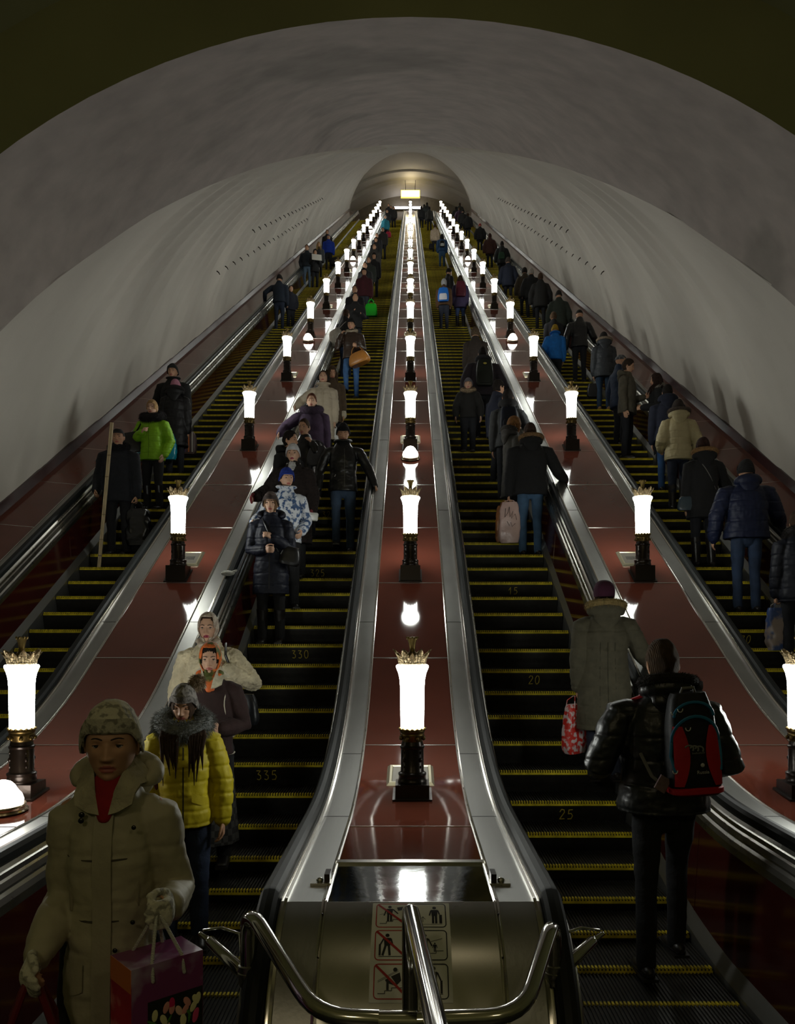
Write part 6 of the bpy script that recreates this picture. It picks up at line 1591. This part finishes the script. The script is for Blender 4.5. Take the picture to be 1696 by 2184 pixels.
for x, y, H_, c, hh_, lab, yw in crowd3:
    kw = dict(hat=(hh_[0], hh_[1], 'fur' if hh_[0] == 'furhat' else 'wool')) if hh_[0] != 'hair' else dict(hair=('short', hh_[1]))
    p = person(lab, x, y, H_, 3, level='C', coat=c, hem=0.40, puff=0.06, yaw=yw, arms=('wide', 'wide'), **kw)
    if 'satchel' in lab: handbag('satchel', 'dark green satchel of the person above the navy coat', p['M'] @ Vector((0.05, 0.2, 0.5*p['H'])), 0.3, 0.3, 0.1, cloth((0.02, 0.06, 0.03)))

# ================================================================== far left escalator, coming down
p = person('elderly man in a black flat cap and long dark coat gripping an upright plank', 253, 914, 1.76, 0, level='A', yaw=2, male=1, wide=1.05, coat=(0.012, 0.014, 0.020), hem=0.42, puff=0.045, arms=(((-.24, .02, -1), (.02, -.55, -.8), .9), 'bag'), hat=('cap', (0.01, 0.01, 0.012), 'wool'), collar=('fur', (0.015, 0.015, 0.018), 0.03, 0.10), sk=0, head=(4, 4), legs=(0.008, 0.008, 0.010))
h = p['hands'][0]; OM = p
ynose = min(ESC[0], key=lambda s: abs(s[0]-10.52)); 
pb = Vector((-4.065, ynose[0]+0.06, ynose[1]+0.0)); pt = Vector((-3.985, ynose[0]+0.30, ynose[1]+1.95))
t_ = (h.z-pb.z)/(pt.z-pb.z); sh_ = Vector((h.x, h.y-0.02, 0))-Vector((lerp(pb.x, pt.x, t_), lerp(pb.y, pt.y, t_), 0))
root = thing('wooden_plank', 'long pale wooden plank bundle standing upright beside the elderly man in the flat cap', 'plank', tuple(pb))
WD = mat('raw_pine', (0.50, 0.40, 0.24), 0.7, var=0.25, vscale=8, stretch=(8, 8, 0.6), bump=('NOISE', 18, 0.3)); ax = (pt-pb)
for k, dx in enumerate((-0.0105, 0.0105)):
    m = MB(); u = ax/2; m.obox(tuple(ax/2+Vector((dx, 0.004*k, 0))), ((0.009, 0, 0), (0, 0.012, -0.001), tuple(u))); obj('slat', m, WD, root, smooth=False)
for t in (0.08, 0.19, 0.36, 0.62, 0.77):
    m = MB(); m.obox(tuple(ax*t), ((0.0215, 0, 0), (0, 0.0145, 0), tuple(ax.normalized()*0.004))); obj('tape_band', m, mat('brown_tape', (0.16, 0.11, 0.06), 0.4), root, smooth=False)
tote('carrier_bag', 'black plastic bag crumpled beside the knees of the elderly man with the plank', p['hands'][1]+Vector((0.05, 0, 0)), 0.34, 0.50, 0.20, cloth((0.010, 0.010, 0.010), 'plastic'), drop=0.10, noise_a=0.04)
p = person('woman in a lime green puffer coat with black fur collar and blond fringe', 326, 855, 1.68, 0, level='A', yaw=-6, coat=(0.20, 0.42, 0.012), ckind='nylon', hem=0.45, puff=0.042, quilt=0.085, legs=BLK, arms=(((-.38, -.05, -.85), (.62, -.55, .35), .9), 'pocket'), hair=('fringe', (0.36, 0.22, 0.10)), collar=('fur', (0.010, 0.008, 0.009), 0.060, 0.135), sk=1, head=(0, -2), boots=True)
front_strip(p, 0.78, 0.47, 0.005, cloth((0.12, 0.25, 0.01)), name='zip', t=0.005)
H = p['H']; handbag('handbag', 'black shoulder bag under the arm of the woman in lime green', p['M'] @ Vector((-0.26, -0.05, 0.53*H)), 0.30, 0.30, 0.12, cloth((0.010, 0.009, 0.010), 'leather'), yaw=25, strap=[p['M'] @ Vector(q) for q in ((-0.26, -0.05, 0.53*H+0.28), (-0.17, -0.12, 0.74*H), (-0.13, 0.0, 0.86*H))], tilt=-15)
p = person('person in a pink knit hat and long black coat, back to the viewer', 374, 810, 1.68, 0, level='B', yaw=184, coat=(0.010, 0.009, 0.010), ckind='nylon', hem=0.30, puff=0.05, quilt=0.14, arms=('down', 'bag'), hat=('beanie', (0.42, 0.17, 0.24), 'wool'), hood=(BLK, (0.015, 0.012, 0.012)))
r = tote('carrier_bag', 'turquoise plastic carrier bag held by the person in the pink hat', p['hands'][1]+Vector((0.10, -0.20, 0.02)), 0.36, 0.44, 0.14, mat('turquoise_plastic', (0.005, 0.22, 0.32), 0.25, bump=('NOISE', 12, 0.6)), yaw=4, drop=0.03, noise_a=0.012)
m = MB()
for k, w_ in enumerate((0.02, 0.025, 0.02, 0.03)): m.box((-0.07+0.042*k, -0.078, 0.245), (-0.07+0.042*k+w_, -0.073, 0.285))
o = obj('red_lettering', m, mat('red_letters', (0.30, 0.04, 0.06), 0.4), r, smooth=False); o['label'] = 'small dark red letters'
p = person('tall man in black with a dark camouflage beanie behind the person in the pink hat', 372, 778, 1.82, 0, level='B', yaw=-4, male=1, wide=1.08, coat=BLK, hem=0.44, puff=0.05, arms=('wide', 'bag'), hat=('beanie', (0.03, 0.03, 0.028), 'mottle'), collar=('stand', BLK, 'wool'), dx=-0.02)
r = tote('shopping_bag', 'shopping bag with vertical yellow, white and brown stripes held by the tall man in black', p['hands'][1], 0.36, 0.40, 0.14, mat('striped_bag', (0.06, 0.035, 0.03), 0.6), drop=0.14)
for k, c in enumerate(((0.45, 0.36, 0.05), (0.35, 0.32, 0.28), (0.06, 0.03, 0.09), (0.40, 0.12, 0.03), (0.35, 0.32, 0.28))):
    m = MB(); m.box((-0.14+0.062*k, -0.0755, 0.03), (-0.14+0.062*k+0.022, -0.0715, 0.38)); obj('stripe', m, mat('stripe_%d' % k, c, 0.6), r, smooth=False)
p = person('man in a dark blue jacket and jeans seen from behind, elbow on the wall-side rail', 596, 586, 1.80, 0, level='C', yaw=172, male=1, wide=1.1, coat=(0.014, 0.022, 0.040), hem=0.50, puff=0.04, legs=(0.02, 0.03, 0.06), arms=('down', 'lean'), hat=('beanie', BKH, 'knit'))
p = person('child in dark clothes beside the man leaning on the wall-side rail', 620, 610, 1.35, 0, level='C', yaw=30, coat=(0.014, 0.016, 0.028), hem=0.42, puff=0.05, arms=('pocket', 'pocket'), hair=('short', BKH))
p = person('young man in a navy jacket and light blue jeans with hands in pockets', 655, 523, 1.82, 0, level='C', yaw=-2, male=1, coat=(0.016, 0.024, 0.036), hem=0.50, puff=0.035, legs=(0.09, 0.14, 0.20), arms=('pocket', 'pocket'), hair=('short', BRH))
p = person('seated-height person in black reading a sheet of white paper', 672, 534, 1.60, 0, level='C', yaw=20, coat=BLK, hem=0.42, puff=0.04, arms=('read', 'read'), hair=('short', BKH))
h = (p['hands'][0]+p['hands'][1])/2; m = MB(); m.obox((0, 0, 0), ((0.20, 0, 0), (0, 0.004, 0), (0, 0.05, 0.14))); r = thing('newspaper', 'white newspaper held open by a reader in black', 'newspaper', (h.x, h.y-0.05, h.z+0.06), 0.25); obj('sheet', m, mat('newsprint', (0.55, 0.53, 0.48), 0.8), r, smooth=False)
p = person('blond woman in a dark jacket with a tan scarf above the reader', 680, 517, 1.66, 0, level='C', yaw=6, coat=(0.03, 0.034, 0.04), hem=0.46, puff=0.045, hair=('long', (0.36, 0.25, 0.10), 0.2), scarf=((0.25, 0.17, 0.07),))
p = person('man in a vivid blue jacket and blue cap with a bag at his side', 701, 501, 1.76, 0, level='C', yaw=4, male=1, coat=(0.005, 0.035, 0.32), hem=0.50, puff=0.05, hat=('cap', (0.01, 0.03, 0.16), 'wool'))
tote('sports_bag', 'large black sports bag beside the man in vivid blue', p['hands'][1]+Vector((0.15, 0, 0)), 0.6, 0.35, 0.3, cloth(BLK, 'nylon'), drop=0.1)
p = person('person in black just behind the man in vivid blue', 698, 491, 1.74, 0, level='C', yaw=0, coat=BLK, hem=0.45, puff=0.045, hair=('short', BKH))
finish_people()
# ================================================================== light
w = D.worlds.new('world'); S.world = w; w.use_nodes = True
w.node_tree.nodes['Background'].inputs['Color'].default_value = (0.75, 0.68, 0.5, 1)
w.node_tree.nodes['Background'].inputs['Strength'].default_value = 0.0
# unseen point lights for the lower hall's dim warm lamps behind the viewer
for i, (x, y, z, e) in enumerate(((-1.4, -2.6, 4.6, 17), (2.6, -2.6, 5.2, 9), (0.3, 2.0, 6.9, 3.5))):  # last light is added ahead of the viewer to brighten the arch ring
    l = D.lights.new('hall_light', 'POINT'); l.energy = e; l.color = (1.0, 0.84, 0.55); l.shadow_soft_size = 0.25
    o = D.objects.new('hall_light', l); COL.objects.link(o); o.location = (x, y, z)
# lamps of the upper ticket hall
l = D.lights.new('upper_hall_lamp', 'POINT'); l.energy = 9; l.color = (1.0, 0.85, 0.55); l.shadow_soft_size = 0.3
o = D.objects.new('upper_hall_lamp', l); COL.objects.link(o); o.location = (0, 72.6, 41.6)
